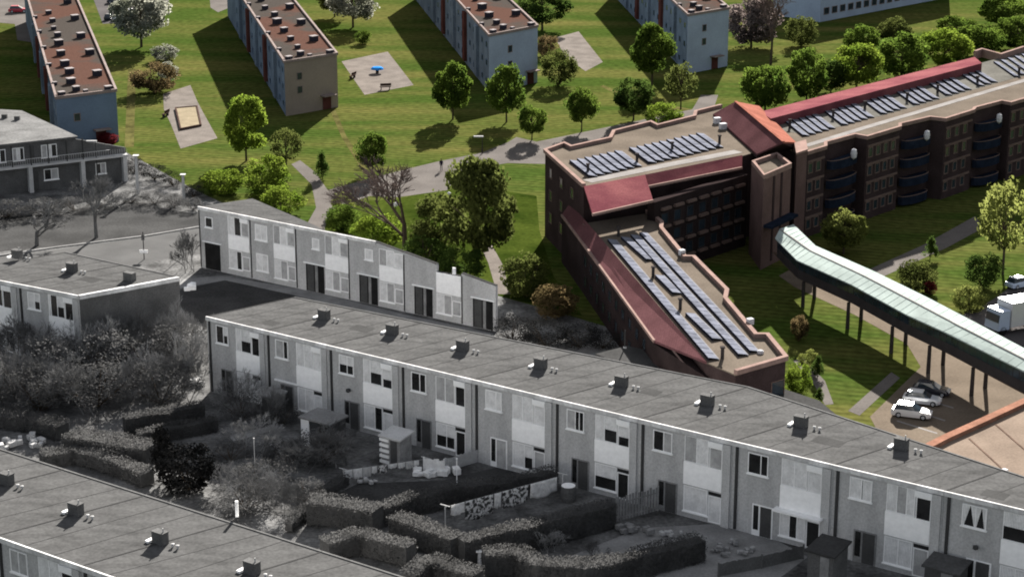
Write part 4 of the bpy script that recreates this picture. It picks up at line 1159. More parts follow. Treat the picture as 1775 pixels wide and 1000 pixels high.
# white lorry at the right edge
c = G(1735, 575); ang = math.radians(207)
o = empty('lorry', c, "white box lorry with dark cab parked at the right edge behind the footbridge", 'lorry')
def lb(mb, x0, x1, y0, y1, z0, z1, top=None):
    f = lambda x, y, z: Vector((c[0] + x * math.cos(ang) - y * math.sin(ang), c[1] + x * math.sin(ang) + y * math.cos(ang), z))
    t = top or 0
    return mb.hexa([f(x0, y0, z0), f(x1, y0, z0), f(x1, y1, z0), f(x0, y1, z0)], [f(x0, y0, z1), f(x1 - t, y0, z1), f(x1 - t, y1, z1), f(x0, y1, z1)])
mb = MB(); lb(mb, -7.5, -.25, -1.15, 1.15, .7, 3.2); mb.build('cargo_box', 'car_white', o, bevel=.05)
mb = MB(); lb(mb, -.15, 1.3, -1.05, 1.05, .5, 2.5, .25); cb = mb.build('cab', 'car_blue', o, bevel=.05)
mb = MB(); lb(mb, 1.12, 1.27, -.95, .95, 1.35, 2.1, .08); mb.build('windscreen', 'glass', cb)
mb = MB(); lb(mb, -7.4, 1.0, -.5, .5, .45, .68); mb.build('chassis', 'steel', o)
for x in (.6, -5.2, -6.3):
    for y in (-1, 1):
        f = lambda X, Y, z: Vector((c[0] + X * math.cos(ang) - Y * math.sin(ang), c[1] + X * math.sin(ang) + Y * math.cos(ang), z))
        mb = MB(); mb.tube(f(x, y * .8, .45), f(x, y * 1.05, .45), .45, .45, 12); mb.build('wheel', 'tyre', o)

# ------------------------------------------------------------------ trees and bushes of the colour quarter
plant('egg', 'bright', (427, 279), 166, 80, "tall dense egg shaped tree with bright green crown beside the beige slab's shadow", var=1)
plant('thin', 'olive', (497, 300), 222, 56, "thin olive tree standing by the path below the beige slab", var=1)
plant('bush', 'bright', (462, 340), 268, 78, "large bright green bush right of the egg shaped tree", 'bush', var=1)
plant('bush', 'bright', (388, 335), 293, 74, "bright green bush at the seam of grey and green ground, left of egg shaped tree", 'bush', var=2)
plant('bush', 'bright', (490, 368), 322, 76, "bright green bush behind the rear terrace roof", 'bush', var=3)
plant('cone', 'dark', (559, 310), 262, 32, "small dark conical tree on the lawn beside the path", var=1)
plant('round', 'mid', (646, 303), 231, 54, "mid green round tree above the pinkish plaza", var=1)
bare((703, 440), 276, 240, "leafless pinkish grey tree behind the rear terrace", 'purple', var=3)
plant('round', 'olive', (829, 470), 276, 128, "biggest olive green tree between the rear terrace and brick complex", var=4)
plant('bush', 'yellow', (596, 372), 332, 42, "small yellow green shrub on the plaza edge behind the rear terrace", 'bush', var=4)
plant('bush', 'mid', (592, 398), 352, 60, "mid green bush at the rear terrace roof end", 'bush', var=5)
plant('bush', 'bright', (655, 432), 372, 90, "wide bright bush left of the leafless tree", 'bush', var=6)
plant('bush', 'olive', (762, 452), 330, 100, "tall olive bush between the leafless tree and the big olive tree", 'bush', var=7)
plant('bush', 'dark', (735, 468), 408, 90, "dark low bush behind the roofless terrace wall", 'bush', var=8)
plant('bush', 'dark', (800, 488), 425, 80, "dark green bush at the foot of the big olive tree", 'bush', var=1)
plant('bush', 'olive', (912, 515), 440, 85, "faded olive bush in front of the brick complex's shadow", 'bush', var=2)
plant('bush', 'brown', (962, 552), 490, 80, "brownish bush at the seam below the complex's dark wall", 'bush', var=3)
plant('egg', 'mid', (785, 207), 106, 72, "dense tree on the lawn left of the third slab's gable", var=2)
plant('egg', 'mid', (878, 212), 112, 68, "dense tree standing before the third slab's pale gable", var=3)
plant('round', 'mid', (922, 243), 182, 48, "small round tree beside the path below the third slab", var=2)
plant('round', 'mid', (1008, 228), 152, 54, "round lawn tree left of the complex's roof corner jog", var=3)
plant('round', 'dark', (1098, 208), 133, 68, "dark round tree midway between third and fourth slabs", var=5)
plant('egg', 'mid', (1130, 148), 42, 80, "dark tall tree in the fourth slab's shadow, left of its gable", var=4)
plant('thin', 'olive', (1180, 190), 110, 56, "thin olive tree before the fourth slab's gable", var=2)
plant('bush', 'bright', (1150, 222), 178, 66, "bright bush behind the left wing roof near the gable", 'bush', var=5)
plant('bush', 'olive', (968, 148), 86, 62, "rounded olive bush on the lawn right of the third slab", 'bush', var=6)
plant('bush', 'brown', (948, 98), 60, 40, "brownish shrub above the rounded olive bush", 'bush', var=7)
plant('low', 'mid', (1326, 192), 106, 84, "leftmost dark tree of the line behind the long solar roof", var=1)
plant('low', 'mid', (1398, 174), 82, 70, "second dark tree of the line behind the long solar roof", var=2)
plant('low', 'bright', (1484, 156), 74, 86, "third tree of the line behind the long solar roof, broad crown", var=4)
plant('low', 'mid', (1562, 136), 58, 88, "fourth tree of the line behind the long solar roof", var=5)
plant('low', 'bright', (1635, 116), 48, 86, "fifth tree of the line behind the long solar roof", var=3)
plant('low', 'mid', (1700, 98), 38, 80, "sixth tree of the line, just left of the roof end parapet", var=1)
plant('low', 'mid', (1762, 86), 28, 80, "last tree of the line at the right picture edge", var=2)
plant('low', 'mid', (1494, 96), 44, 62, "small tree on the lawn above the long roof, nearest slab with long window front", var=3)
plant('low', 'olive', (1550, 78), 30, 62, "olive tree right of the small lawn tree above the long roof", var=2)
plant('low', 'mid', (1735, 46), -8, 78, "dark tree in the top right corner", var=4)
plant('low', 'mid', (1655, 68), 28, 66, "small round tree on the lawn left of the dark top right corner tree", var=5)
plant('low', 'dark', (1440, 160), 104, 54, "small dark tree squeezed between the second and third trees of the roof line", var=3)
bare((1336, 112), -20, 90, "tall leafless grey tree standing on the lawn right of the fourth slab", 'purple', var=4)
plant('low', 'purple', (1302, 82), -6, 96, "wide grey purple tree beside the fourth slab at the top edge", var=2)
plant('bush', 'olive', (1388, 80), 28, 54, "round olive bush below the slab with long window front", 'bush', var=8)
plant('round', 'yellow', (1462, 440), 365, 76, "yellow green tree standing in the courtyard shadow", var=1)
plant('thin', 'yellow', (1738, 475), 312, 100, "open yellow green tree on the courtyard lawn at right edge", var=3)
plant('bush', 'dark', (1703, 500), 438, 62, "dark bush under the open yellow green tree", 'bush', var=2)
plant('bush', 'olive', (1588, 505), 448, 72, "olive and orange bush behind the footbridge", 'bush', var=3)
plant('cone', 'dark', (1612, 450), 410, 30, "dark little conifer on the courtyard lawn", var=2)
plant('bush', 'red', (1612, 510), 486, 24, "tiny dark red shrub beside the footbridge roof", 'bush', var=1)
plant('bush', 'yellow', (1680, 540), 495, 60, "yellowish bush between the footbridge and the lorry", 'bush', var=5)
plant('bush', 'bright', (1385, 685), 628, 50, "bright bush at the near corner of the low wing", 'bush', var=4)
plant('cone', 'dark', (1417, 655), 614, 26, "dark small conifer by the curved footpath, upper one", var=3)
plant('cone', 'dark', (1420, 697), 672, 20, "dark small conifer by the curved footpath, lower one", var=1)
plant('bush', 'brown', (1385, 590), 545, 30, "greyish shrub in the courtyard shadow beside the low wing", 'bush', var=6)
plant('bush', 'yellow', (1400, 640), 605, 34, "yellowish shrub right of the low wing's front corner", 'bush', var=7)
plant('round', 'white', (245, 82), -20, 96, "large white blossoming tree beside the first slab", var=1)
plant('bush', 'white', (287, 105), 78, 46, "small white blossoming shrub below the large blossom tree", 'bush', var=2)
plant('bush', 'brown', (270, 160), 108, 78, "brown leaved bush above the sand playground", 'bush', var=3)
plant('bush', 'white', (292, 142), 108, 34, "pale blossoming bush touching the brown bush", 'bush', var=4)
plant('round', 'white', (612, 48), -30, 84, "pale blossoming tree beside the second slab at the top edge", var=2)
plant('bush', 'mid', (628, 76), 52, 28, "little green shrub above the paved playground", 'bush', var=5)
plant('round', 'dark', (940, 52), -20, 90, "dark tree at the top edge right of the third slab", var=3)
plant('round', 'olive', (580, 30), -30, 60, "olive tree at the top edge right of the second slab roof", var=4)
plant('bush', 'red', (188, 252), 230, 34, "dark red shrub at the foot of the blue shaded gable", 'bush', var=8)

# ------------------------------------------------------------------ playground things, lamps, the walker
fr = [G(304, 186, .35), G(341, 183, .35), G(348, 215, .35), G(313, 222, .35)]
o = empty('sandbox', Vector((*(sum(fr, Vector()) / 4)[:2], 0)), "square sandbox with dark timber rim on the sand playground", 'sandbox')
mb = MB(); mb.ribbon([Vector((*p[:2], 0)) for p in fr + [fr[0].lerp(fr[1], .01)]], .22, .32); mb.build('timber_rim', 'wood', o)
mb = MB(); mb.prism([Vector((*p[:2], 0)) for p in fr], .02, .22); mb.build('sand_fill', 'sand2', o)
c = G(654, 127); o = empty('play_roundabout', c, "blue round playground roundabout on the paved square", 'playground toy')
mb = MB(); mb.lathe(c, [(.25, 0), (.25, .5)], 12); mb.build('post', 'steel', o)
mb = MB(); mb.lathe((c[0], c[1], .5), [(.3, 0), (1.0, .1), (1.0, .25), (.75, .45), (.2, .55)], 18); mb.build('dome', 'blue', o)
def bench(px, py, rz, label):
    c = G(px, py); o = empty('bench', c, label, 'bench')
    ca, sa = math.cos(rz), math.sin(rz)
    mb = MB(); mb.box((c[0], c[1], .42), 1.7, .45, .07, rz); mb.build('seat', 'wood', o)
    mb = MB(); mb.box((c[0] - .25 * -sa, c[1] - .25 * ca * -1, .55), 1.7, .06, .4, rz); mb.build('backrest', 'wood', o)
    for s in (-.65, .65):
        mb = MB(); mb.box((c[0] + s * ca, c[1] + s * sa, 0), .08, .4, .42, rz); mb.build('leg', 'steel', o)
bench(611, 136, 1.2, "dark bench at the left side of the paved playground")
bench(668, 156, .2, "dark bench at the near side of the paved playground")
bench(287, 202, 1.3, "dark bench beside the sand playground")
def post(px, y0, y1, r, label, m='bw_metal', name='post', cat='post'):
    b = G(px, y0); mb = MB(); h = UP(b, y1); mb.tube(b, (b[0], b[1], h), r, r * .8, 6)
    o = mb.build(name, m, loc=b); mb = MB(); mb.box((b[0], b[1], h), r * 3, r * 3, .06); mb.build('post_cap', m, o)
    return tag(o, label, cat)
def lamp(base, top, label, globe=True, r=.09, m='bw_metal', arm=False):
    b = G(*base); h = UP(b, top); o = empty('street_lamp', b, label, 'street lamp')
    mb = MB(); mb.tube(b, (b[0], b[1], h), r, r * .7, 8); mb.build('pole', m, o)
    mb = MB(); mb.lathe((b[0], b[1], 0), [(r * 1.8, 0), (r * 1.8, .5), (r, .6)], 8); mb.build('base', m, o)
    if globe:
        mb = MB(); mb.lathe((b[0], b[1], h), [(.05, -.05), (.22, .06), (.29, .22), (.22, .40), (.05, .48)], 10); mb.build('globe', 'white', o, smooth=True)
    else:
        mb = MB(); mb.box((b[0] - .5, b[1], h), 1.3, .3, .16); mb.build('lamp_head', 'bw_metal', o)
lamp((687, 420), 358, "white globe lamp in front of the leafless tree", m='steel', r=.06)
lamp((779, 400), 340, "white globe lamp left of the big olive tree", m='steel', r=.06)
lamp((646, 425), 387, "white globe lamp above the rear terrace's bright bush", m='steel', r=.06)
lamp((836, 266), 238, "dark lamp post beside the path below the third slab", globe=False, m='steel', r=.06)
post(239, 336, 270, .24, "tall thick pale post on the grey ground left of the rear terrace", name="concrete_post")
post(319, 345, 303, .22, "short thick pale post nearest the rear terrace roof's left end", name="concrete_post")
lamp((170, 320), 246, "thin dark lamp post before the grey apartment building", globe=False, r=.07, m='bw_pipe')
# road sign on the grey road
b = G(250, 450); o = empty('road_sign', b, "small white road sign on a dark post beside the grey road", 'sign')
mb = MB(); mb.tube(b, (b[0], b[1], UP(b, 402)), .06, .06, 6); mb.build('post', 'bw_pipe', o)
mb = MB(); mb.box((b[0], b[1] - .1, UP(b, 438)), .9, .05, .35); mb.build('plate', 'bw_white', o)
mb = MB(); mb.box((b[0], b[1] - .1, UP(b, 416)), .35, .05, .6); mb.build('plate', 'bw_brick_dark', o)
post(318, 445, 405, .06, "thin dark post between the grey road and the rear terrace", 'bw_pipe')
# the walker on the path
def person(px, py, h, label):
    c = G(px, py); o = empty('person', c, label, 'person'); k = h / 1.75
    V = [(0, 0, .95), (0, 0, 1.2), (0, 0, 1.42), (0, 0, 1.52), (-.10, .0, .9), (-.11, .12, .5), (-.11, .05, .06), (-.11, -.12, .03), (.10, 0, .9), (.11, -.12, .5), (.11, -.02, .06), (.11, -.2, .03),
         (-.20, 0, 1.40), (-.25, .05, 1.12), (-.23, -.08, .88), (.20, 0, 1.40), (.25, -.06, 1.12), (.23, .06, .88)]
    E = [(0, 1), (1, 2), (2, 3), (0, 4), (4, 5), (5, 6), (6, 7), (0, 8), (8, 9), (9, 10), (10, 11), (2, 12), (12, 13), (13, 14), (2, 15), (15, 16), (16, 17)]
    Rd = [.15, .16, .15, .06, .09, .07, .05, .04, .09, .07, .05, .04, .07, .05, .04, .07, .05, .04]
    me = bpy.data.meshes.new('body'); me.from_pydata([(a * k, b_ * k, z * k) for a, b_, z in V], E, []); me.materials.append(M['clothes'])
    bo = bpy.data.objects.new('body', me); COL.objects.link(bo); bo.parent = o
    sk = bo.modifiers.new('skin', 'SKIN'); sub = bo.modifiers.new('sub', 'SUBSURF'); sub.levels = sub.render_levels = 1
    for i, r in enumerate(Rd): me.skin_vertices[0].data[i].radius = (r * k, r * k * .85)
    me.skin_vertices[0].data[0].use_root = True
    mb = MB(); mb.lathe((c[0], c[1], 1.5 * k), [(.05 * k, 0), (.085 * k, .06 * k), (.095 * k, .14 * k), (.07 * k, .22 * k), (.02 * k, .25 * k)], 10); mb.build('head', 'skin', o, smooth=True)
    mb = MB(); mb.lathe((c[0], c[1] + .01, 1.6 * k), [(.10 * k, 0), (.105 * k, .07 * k), (.075 * k, .14 * k), (.02 * k, .165 * k)], 10); mb.build('hair', 'wood', o, smooth=True)
person(765, 296, 1.55, "person in dark clothes walking on the path below the lawn")

# ------------------------------------------------------------------ grey gardens
for i, (x, y, t, w, sh) in enumerate([(25, 640, 545, 130, 1), (95, 665, 560, 140, 1), (165, 650, 545, 140, 1), (235, 640, 535, 130, 1), (300, 635, 520, 120, 1), (335, 675, 560, 80, 1), (60, 705, 610, 140, 1), (150, 710, 610, 150, 1), (245, 700, 600, 150, 1), (310, 700, 610, 110, 1), (-5, 690, 590, 90, 1), (200, 600, 530, 110, 1), (270, 590, 515, 90, 1)]):
    bare((x, y), t, w, "leafless grey shrub of the dense thicket below the left row's dark gable", 'bw_twig' if i % 3 else 'bw_twig_dark', var=10 + i % 4, shrub=True, cat='shrub', group="thicket below the dark gable")
LEAF['bw_thk'] = mat('grey_brushwood', g(.10), .95, .25, .8, .3, 5, hue_rand=.25, translucent=.3)
LEAF['bw_dim'] = mat('dim_grey_shrub', g(.020), .95, .35, .8, .3, 5, hue_rand=.25, translucent=.1)
for i, (x, y, t, w) in enumerate([(30, 655, 575, 120), (110, 675, 585, 130), (190, 665, 575, 130), (262, 650, 560, 120), (325, 640, 560, 90), (70, 712, 635, 130), (170, 705, 630, 140), (280, 700, 628, 120), (-10, 710, 620, 90), (215, 610, 545, 100), (290, 600, 530, 90)]):
    plant('brush', 'bw_thk', (x, y), t, w, "dense grey brushwood growing in the thicket below the dark gable wall", 'shrub', 'brushwood', group="brushwood in the thicket", var=1 + i % 6)
for i, (x, y, t, w) in enumerate([(888, 592, 548, 80), (945, 600, 552, 90), (1005, 602, 560, 80), (1045, 604, 572, 60)]):
    plant('brush', 'bw_dim', (x, y), t, w, "dim grey shrub in the clump right of the rear terrace's roofless end", 'shrub', 'shrub', group="clump right of the roofless wall", var=2 + i)
for i, (x, y, t, w) in enumerate([(232, 300, 272, 44), (268, 312, 282, 50), (300, 322, 296, 40), (335, 342, 318, 40)]):
    plant('brush', 'bw_dim', (x, y), t, w, "dim grey shrub along the seam between the tall pale posts", 'shrub', 'shrub', group="shrubs between the pale posts", var=1 + i)
for i, (x, y, t, w, lb) in enumerate([(560, 800, 745, 110, "dense grey shrub left of the striped shed"), (500, 800, 760, 90, "dense grey shrub below the open shed's white panel"), (400, 800, 770, 90, "grey shrub right of the pointed black conifer"), (455, 850, 800, 110, "grey shrub behind the white roof post, farther one"), (425, 885, 838, 100, "grey shrub behind the white roof post, nearer one"), (530, 870, 830, 70, "grey shrub between the roof post and the cut hedges"), (420, 725, 680, 80, "grey shrub below the first front row house"), (490, 735, 700, 60, "grey shrub below the second front row house")]):
    plant('brush', 'bw_thk', (x, y), t, w, lb, 'shrub', 'shrub', var=1 + i % 6)
bare((64, 426), 340, 110, "bare tree on the grey lawn, left one of the two", 'bw_twig_dark', var=1)
bare((167, 412), 300, 120, "bare tree on the grey lawn, right one of the two", 'bw_twig_dark', var=5)
bare((320, 470), 395, 70, "leafless shrub against the rear terrace's left corner", 'bw_twig_dark', var=11, shrub=True, cat='shrub')
bare((415, 720), 640, 90, "leafless climber before the first front row house", 'bw_twig', var=12, shrub=True, cat='shrub')
bare((470, 735), 660, 60, "leafless shrub before the second front row house", 'bw_twig', var=13, shrub=True, cat='shrub')
bare((430, 790), 715, 120, "leafless garden shrub right of the black conifer", 'bw_twig', var=10, shrub=True, cat='shrub')
bare((585, 800), 735, 140, "wide leafless shrub left of the striped shed", 'bw_twig_dark', var=11, shrub=True, cat='shrub')
bare((520, 815), 760, 110, "leafless shrub below the white canopy shed", 'bw_twig_dark', var=12, shrub=True, cat='shrub')
bare((440, 885), 810, 140, "leafless shrub standing behind the white roof post", 'bw_twig', var=13, shrub=True, cat='shrub')
bare((395, 850), 800, 80, "low leafless shrub beside the black conifer's right side", 'bw_twig', var=12, shrub=True, cat='shrub')
bare((505, 895), 830, 80, "leafless shrub left of the long cut hedges", 'bw_twig_dark', var=10, shrub=True, cat='shrub')
bare((950, 955), 915, 60, "small pale leafless shrub inside the hedged garden", 'bw_twig', var=11, shrub=True, cat='shrub')
bare((1030, 968), 935, 50, "low leafless shrub beside the paved garden terrace", 'bw_twig_dark', var=13, shrub=True, cat='shrub')
LEAF['bw_con'] = M['bw_conifer']; LEAF['bw_hed'] = M['bw_hedge']
plant('cone', 'bw_con', (283, 835), 735, 60, "black conifer with pointed top above the bottom left roof", 'tree', var=1)
plant('bush', 'bw_con', (325, 850), 770, 105, "black rounded bush touching the black conifer", 'bush', var=2)
for i, (x, y, t, w) in enumerate([(12, 378, 346, 74), (75, 372, 344, 62), (130, 366, 342, 58), (182, 358, 334, 54), (228, 352, 330, 50), (268, 354, 330, 50), (302, 360, 336, 46), (335, 364, 342, 34)]):
    plant('brush', 'bw_hed', (x, y), t, w, "dark clipped bush in the line along the grey lawn's far edge", 'bush', group="bushes along the grey lawn", var=1 + i % 4)
hedge([(215, 722), (290, 708), (352, 697)], 1.0, 1.9, "short dark hedge below the thicket, farther of two parallel ones")
hedge([(238, 748), (310, 734), (375, 722)], .9, 1.3, "short dark hedge below the thicket, nearer of two parallel ones")
hedge([(-30, 705), (50, 716), (108, 732)], 1.8, 1.5, "broad hedge at the left picture edge above the bottom left roof")
hedge([(120, 745), (190, 757), (262, 768)], 2.4, 1.9, "broad clipped hedge between the white heap and the black conifer")
hedge([(70, 782), (130, 772), (200, 790), (255, 815)], 1.6, 1.4, "low hedge directly behind the bottom left roof edge")
hedge([(655, 876), (720, 856), (800, 838), (880, 828), (962, 812)], 1.0, 1.7, "long narrow hedge running from the garden corner to the front row houses")
hedge([(535, 862), (600, 866), (655, 878)], 2.0, 2.0, "tall thick hedge left of the long narrow hedge's corner")
hedge([(682, 890), (735, 905), (792, 928)], 1.6, 2.0, "thick hedge below the garden corner post, slanting to the right")
hedge([(800, 930), (880, 912), (960, 893), (1062, 866)], 1.3, 2.2, "longest tall hedge below the patterned washing")
hedge([(562, 936), (624, 917), (712, 942)], 1.5, 1.8, "bent hedge just behind the bottom left roof, left one")
hedge([(708, 990), (742, 965), (830, 988)], 1.5, 1.8, "bent hedge cut by the bottom picture edge")
hedge([(838, 955), (895, 950), (935, 970), (1013, 975), (1110, 955), (1216, 928)], 1.4, 1.9, "wavy hedge around the paved garden, nearest the bottom edge")
hedge([(500, 905), (560, 845), (600, 822)], .7, .9, "low hedge along the small garden lawn")
# sheds
def gbox(px, py, w, d, h, rz): pass
eR = math.atan2(F1.e[1], F1.e[0])
def shed(px, py, w, d, h, label, wall, roof, door=None, name='garden_shed', open_front=False, over=.2, slope_=.25):
    """shed whose near left bottom corner stands at the pixel"""
    c = G(px, py); e = F1.e; n = -F1.n
    o = empty(name, c, label, 'shed')
    q = lambda s, t, z: Vector((c[0] + e[0] * s + n[0] * t, c[1] + e[1] * s + n[1] * t, z))
    if open_front:
        mb = MB(); mb.hexa([q(0, 0, 0), q(.12, 0, 0), q(.12, d, 0), q(0, d, 0)], [q(0, 0, h), q(.12, 0, h), q(.12, d, h), q(0, d, h)]); mb.build('side_wall', wall, o)
        mb = MB(); mb.hexa([q(w - .1, 0, 0), q(w, 0, 0), q(w, d, 0), q(w - .1, d, 0)], [q(w - .1, 0, h), q(w, 0, h), q(w, d, h), q(w - .1, d, h)]); mb.build('side_wall', 'bw_door', o)
        mb = MB(); mb.hexa([q(.12, d - .1, 0), q(w - .1, d - .1, 0), q(w - .1, d, 0), q(.12, d, 0)], [q(.12, d - .1, h), q(w - .1, d - .1, h), q(w - .1, d, h), q(.12, d, h)]); mb.build('back_wall', 'bw_door', o)
        mb = MB(); mb.hexa([q(-.05, -.05, 0), q(.85, -.05, 0), q(.85, .0, 0), q(-.05, .0, 0)], [q(-.05, -.05, h), q(.85, -.05, h), q(.85, .0, h), q(-.05, .0, h)]); mb.build('front_panel', wall, o)
    else:
        mb = MB(); mb.hexa([q(0, 0, 0), q(w, 0, 0), q(w, d, 0), q(0, d, 0)], [q(0, 0, h), q(w, 0, h), q(w, d, h + slope_), q(0, d, h + slope_)]); mb.build('wall', wall, o)
    mb = MB(); mb.hexa([q(-over, -over, h + .004), q(w + over, -over, h + .004), q(w + over, d + over, h + slope_ + .004), q(-over, d + over, h + slope_ + .004)],
                       [q(-over, -over, h + .14), q(w + over, -over, h + .14), q(w + over, d + over, h + slope_ + .14), q(-over, d + over, h + slope_ + .14)]); mb.build('roof', roof, o)
    if door:
        mb = MB(); mb.hexa([q(w * .5, -.04, .05), q(w * .85, -.04, .05), q(w * .85, .0, .05), q(w * .5, .0, .05)], [q(w * .5, -.04, h - .15), q(w * .85, -.04, h - .15), q(w * .85, .0, h - .15), q(w * .5, .0, h - .15)]); mb.build('door', door, o)
    return o, q
shed(524, 770, 3.0, 2.2, 2.4, "open shed with white front panel and flat white roof", 'bw_white', 'bw_path', open_front=True, slope_=.05)
o, q = shed(662, 805, 1.9, 1.6, 2.5, "striped shed clad with white and black boards, left of the washing lines", 'bw_wood', 'bw_pier', door='bw_door')
for k in range(5):
    mb = MB(); z = .25 + k * .48
    mb.hexa([q(-.14, -.1, z), q(-.02, -.1, z), q(-.02, 1.7, z), q(-.14, 1.7, z)], [q(-.14, -.1, z + .24), q(-.02, -.1, z + .24), q(-.02, 1.7, z + .24), q(-.14, 1.7, z + .24)])
    mb.hexa([q(-.14, -.12, z), q(.8, -.12, z), q(.8, -.02, z), q(-.14, -.02, z)], [q(-.14, -.12, z + .24), q(.8, -.12, z + .24), q(.8, -.02, z + .24), q(-.14, -.02, z + .24)])
    mb.build('white_board', 'bw_white', o)
shed(1398, 1012, 2.0, 2.4, 2.6, "dark tool shed before the ninth front row house", 'bw_brick_dark', 'bw_roof2', door='bw_wood')
shed(1600, 1030, 2.5, 1.8, 2.2, "flat canopy shed at the bottom edge before the last front row houses", 'bw_door', 'bw_roof', door='bw_wood')
shed(455, 722, 1.6, 1.2, 2.0, "small dark lean-to beside the second front row house's door", 'bw_door', 'bw_wood')
# fences and screens
def fence(pts, h, label, m, gap=.3, bw=.22, name='garden_fence', posts=True):
    P = [G(x, y) for x, y in pts]; o = empty(name, P[0], label, 'fence'); mb = MB(); pm = 0
    for i in range(len(P) - 1):
        d = P[i + 1] - P[i]; L = d.length; a = math.atan2(d[1], d[0]); n = max(1, int(L / gap))
        for k in range(n):
            p = P[i] + d * ((k + .5) / n); mb.box((p[0], p[1], .05), bw, .04, h * rnd.uniform(.92, 1.05), a)
        for z in (.3, h * .75):
            p = P[i].lerp(P[i + 1], .5); m2 = MB(); m2.box((p[0], p[1], z), L, .06, .08, a); m2.build('rail', m, o)
    mb.build('pickets', m, o)
    for p in P:
        m3 = MB(); m3.box(p, .12, .12, h + .15); m3.build('post', m, o)
    return o
fence([(735, 822), (770, 826)], 1.4, "light grey panel fence beside the white picket fence", 'bw_curtain', gap=.21, bw=.21)
fence([(772, 818), (832, 800)], 1.1, "woven pale screen with dark top under the fourth house's garden window", 'bw_metal', gap=.2, bw=.18)
fence([(1068, 905), (1140, 885)], 2.0, "trellis screen at the end of the longest hedge", 'bw_wood', gap=.28, bw=.2)
o = fence([(1245, 1000), (1320, 985), (1392, 968)], 1.0, "dark low board fence left of the tool shed", 'bw_brick_dark', gap=.2, bw=.21)
# garden posts
post(831, 978, 955, .16, "short white slatted post at the start of the wavy hedge", 'bw_white')
post(666, 897, 877, .13, "pale round topped post at the hedge corner", 'bw_metal')
post(443, 835, 760, .04, "tall thin washing pole above the bare garden shrubs")
post(792, 842, 795, .05, "thin white washing pole between the lawn garden and long narrow hedge", 'bw_white')
post(927, 850, 822, .05, "short white washing pole behind the white sheets", 'bw_white')
# washing lines
def heap(pts, label, m='bw_stone', n=14, r=.35, name='rubble_heap', seed=1):
    global rnd
    rr_ = random.Random(seed); c = G(*pts); mb = MB()
    for _ in range(n):
        a = rr_.uniform(0, 6.28); d = rr_.uniform(0, 1) ** .6 * n * .075; s = r * rr_.uniform(.5, 1.2)
        mb.box((c[0] + d * math.cos(a) * 1.6, c[1] + d * math.sin(a), rr_.uniform(0, .25)), s * 1.5, s, s * .9, rr_.uniform(0, 3))
    return tag(mb.build(name, m, loc=c, bevel=.05), label, 'heap')
def washing(a, b, z, items, label_line, group):
    A, B = G(*a), G(*b)
    o = empty('washing_line', A, label_line, 'washing line')
    for p in (A, B):
        mb = MB(); mb.tube(p, (p[0], p[1], z + .15), .05, .05, 6); mb.build('post', 'bw_metal', o)
        mb = MB(); mb.box((p[0], p[1], z + .1), .9, .06, .06, eR); mb.build('crossbar', 'bw_metal', o)
    mb = MB(); mb.tube((A[0], A[1], z), (B[0], B[1], z), .012, .012, 4); mb.build('line', 'bw_metal', o)
    d = (B - A); d[2] = 0; L = d.length; d.normalize(); n = Vector((-d[1], d[0], 0))
    for (t0, t1, h, m, lab, sag) in items:
        mb = MB(); nx, nz = 14, 7; vs = []; fs = []
        for j in range(nz + 1):
            for i in range(nx + 1):
                u = i / nx; w = j / nz
                amp = .07 * w * math.sin(u * 17 + t0 * 9) + .05 * w
                p = A + d * (L * (t0 + (t1 - t0) * u)) + n * (amp + .012)
                vs.append((p[0], p[1], z - h * w * (1 - sag * abs(u - .45)) - .03 * math.sin(u * 3.14)))
        for j in range(nz):
            for i in range(nx):
                k = j * (nx + 1) + i; fs.append([k, k + 1, k + nx + 2, k + nx + 1])
        mb.add(vs, fs); c = A + d * (L * (t0 + t1) / 2)
        ob = mb.build('laundry', m, loc=(c[0], c[1], z), smooth=True)
        so = ob.modifiers.new('thick', 'SOLIDIFY'); so.thickness = .02
        tag(ob, lab, 'laundry', group)
washing((772, 918), (975, 862), 1.9, [(.05, .16, 1.0, 'bw_cloth', "white cloth at the left end of the washing line", .3), (.17, .40, 1.75, 'bw_cloth_pattern', "large patterned sheet left of the small white cloth", .2), (.41, .47, 1.3, 'bw_cloth', "narrow white cloth between two patterned sheets", .2), (.48, .70, 1.5, 'bw_cloth_pattern', "patterned sheet hanging right of the narrow white cloth", .1), (.72, .95, 1.5, 'bw_cloth', "wide white sheet at the right end of the washing line", .4)],
        "washing line strung above the long hedge with two patterned sheets", "washing on the line")
cl = []; t = .01; rq = random.Random(5)
kinds = [('bw_cloth', 'white shirt'), ('bw_curtain2', 'grey cloth'), ('bw_cloth', 'white towel'), ('bw_cloth_pattern', 'patterned cloth')]
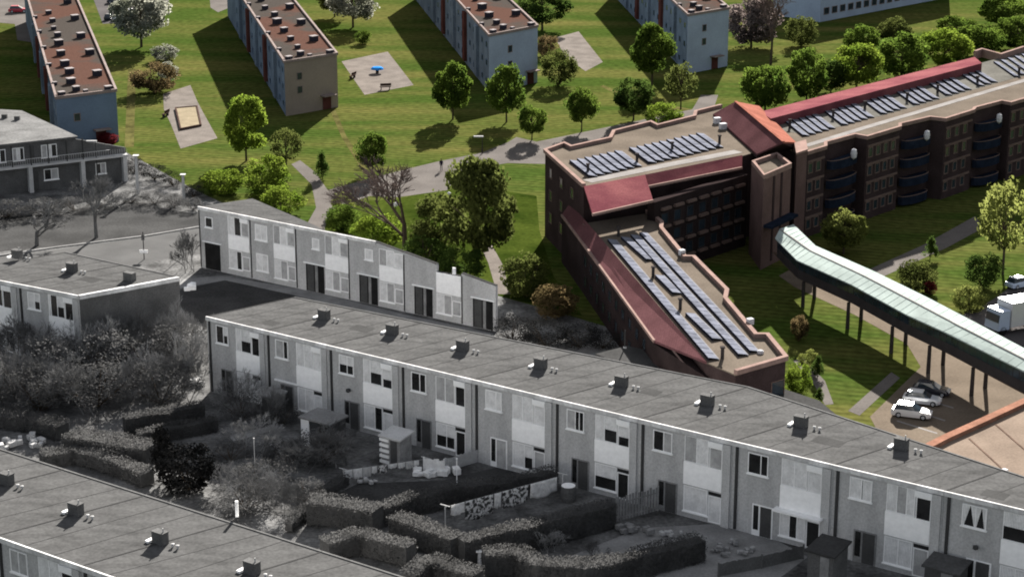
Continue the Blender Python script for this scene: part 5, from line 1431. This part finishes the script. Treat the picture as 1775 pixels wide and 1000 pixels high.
for q in range(9):
    w_ = rq.uniform(.06, .12); mt, nm = kinds[(0, 2, 1, 0, 3, 2, 0, 1, 2)[q]]
    cl.append((t, t + w_, rq.uniform(.35, .95), mt, "%s hanging %s on the low line of small washing" % (nm, ("first from the left", "second from the left", "third from the left", "fourth from the left", "midway", "fourth from the right", "third from the right", "second from the right", "first from the right")[q]), .2)); t += w_ + .008
washing((596, 838), (738, 818), 1.15, cl, "low washing line of small white clothes over the little garden lawn", "small washing on the low line")
heap((752, 826), "crumpled pale tarpaulin heap at the right end of the small washing", 'bw_curtain', 16, .5, 'tarpaulin_heap', 11)
heap((640, 838), "pale garden chairs heaped below the small washing", 'bw_curtain2', 8, .3, 'chair_heap', 12)
# small garden things
def barrel(px, py, r, h, label, m, name='barrel'):
    c = G(px, py); mb = MB(); mb.lathe(c, [(r * .85, 0), (r, h * .3), (r, h * .7), (r * .85, h)], 12); o = mb.build(name, m, loc=c, smooth=False)
    mb = MB(); mb.lathe((c[0], c[1], h), [(r * .9, 0), (r * .9, .05)], 12); mb.build('lid', 'bw_white', o); return tag(o, label, 'barrel')
barrel(985, 868, .62, 1.3, "fat dark barrel with pale lid right of the white sheet", 'bw_brick_dark')
barrel(862, 790, .3, .8, "small barrel by the fifth front row house's door", 'bw_wood')
heap((1255, 955), "heap of grey rubble before the eighth front row house", seed=2, n=18)
heap((28, 772), "white heap of rags above the bottom left roof at left edge", 'bw_curtain2', 20, .45, 'rag_heap', 3)
heap((1100, 925), "pale paving slabs stacked beside the longest hedge's end", 'bw_path', 12, .4, 'slab_heap', 4)
heap((1160, 928), "white sack pile on the paved garden terrace", 'bw_curtain2', 8, .3, 'sack_heap', 5)
heap((345, 665), "white rubbish pile at the first front row house's left corner", 'bw_curtain2', 9, .35, 'rubbish_heap', 6)
heap((330, 503), "pale stone heap at the dark lawn's left corner", 'bw_white', 7, .5, 'stone_heap', 7)
heap((690, 560), "row of pots before the fourth rear terrace house", 'bw_brick_dark', 9, .4, 'pot_heap', 8)
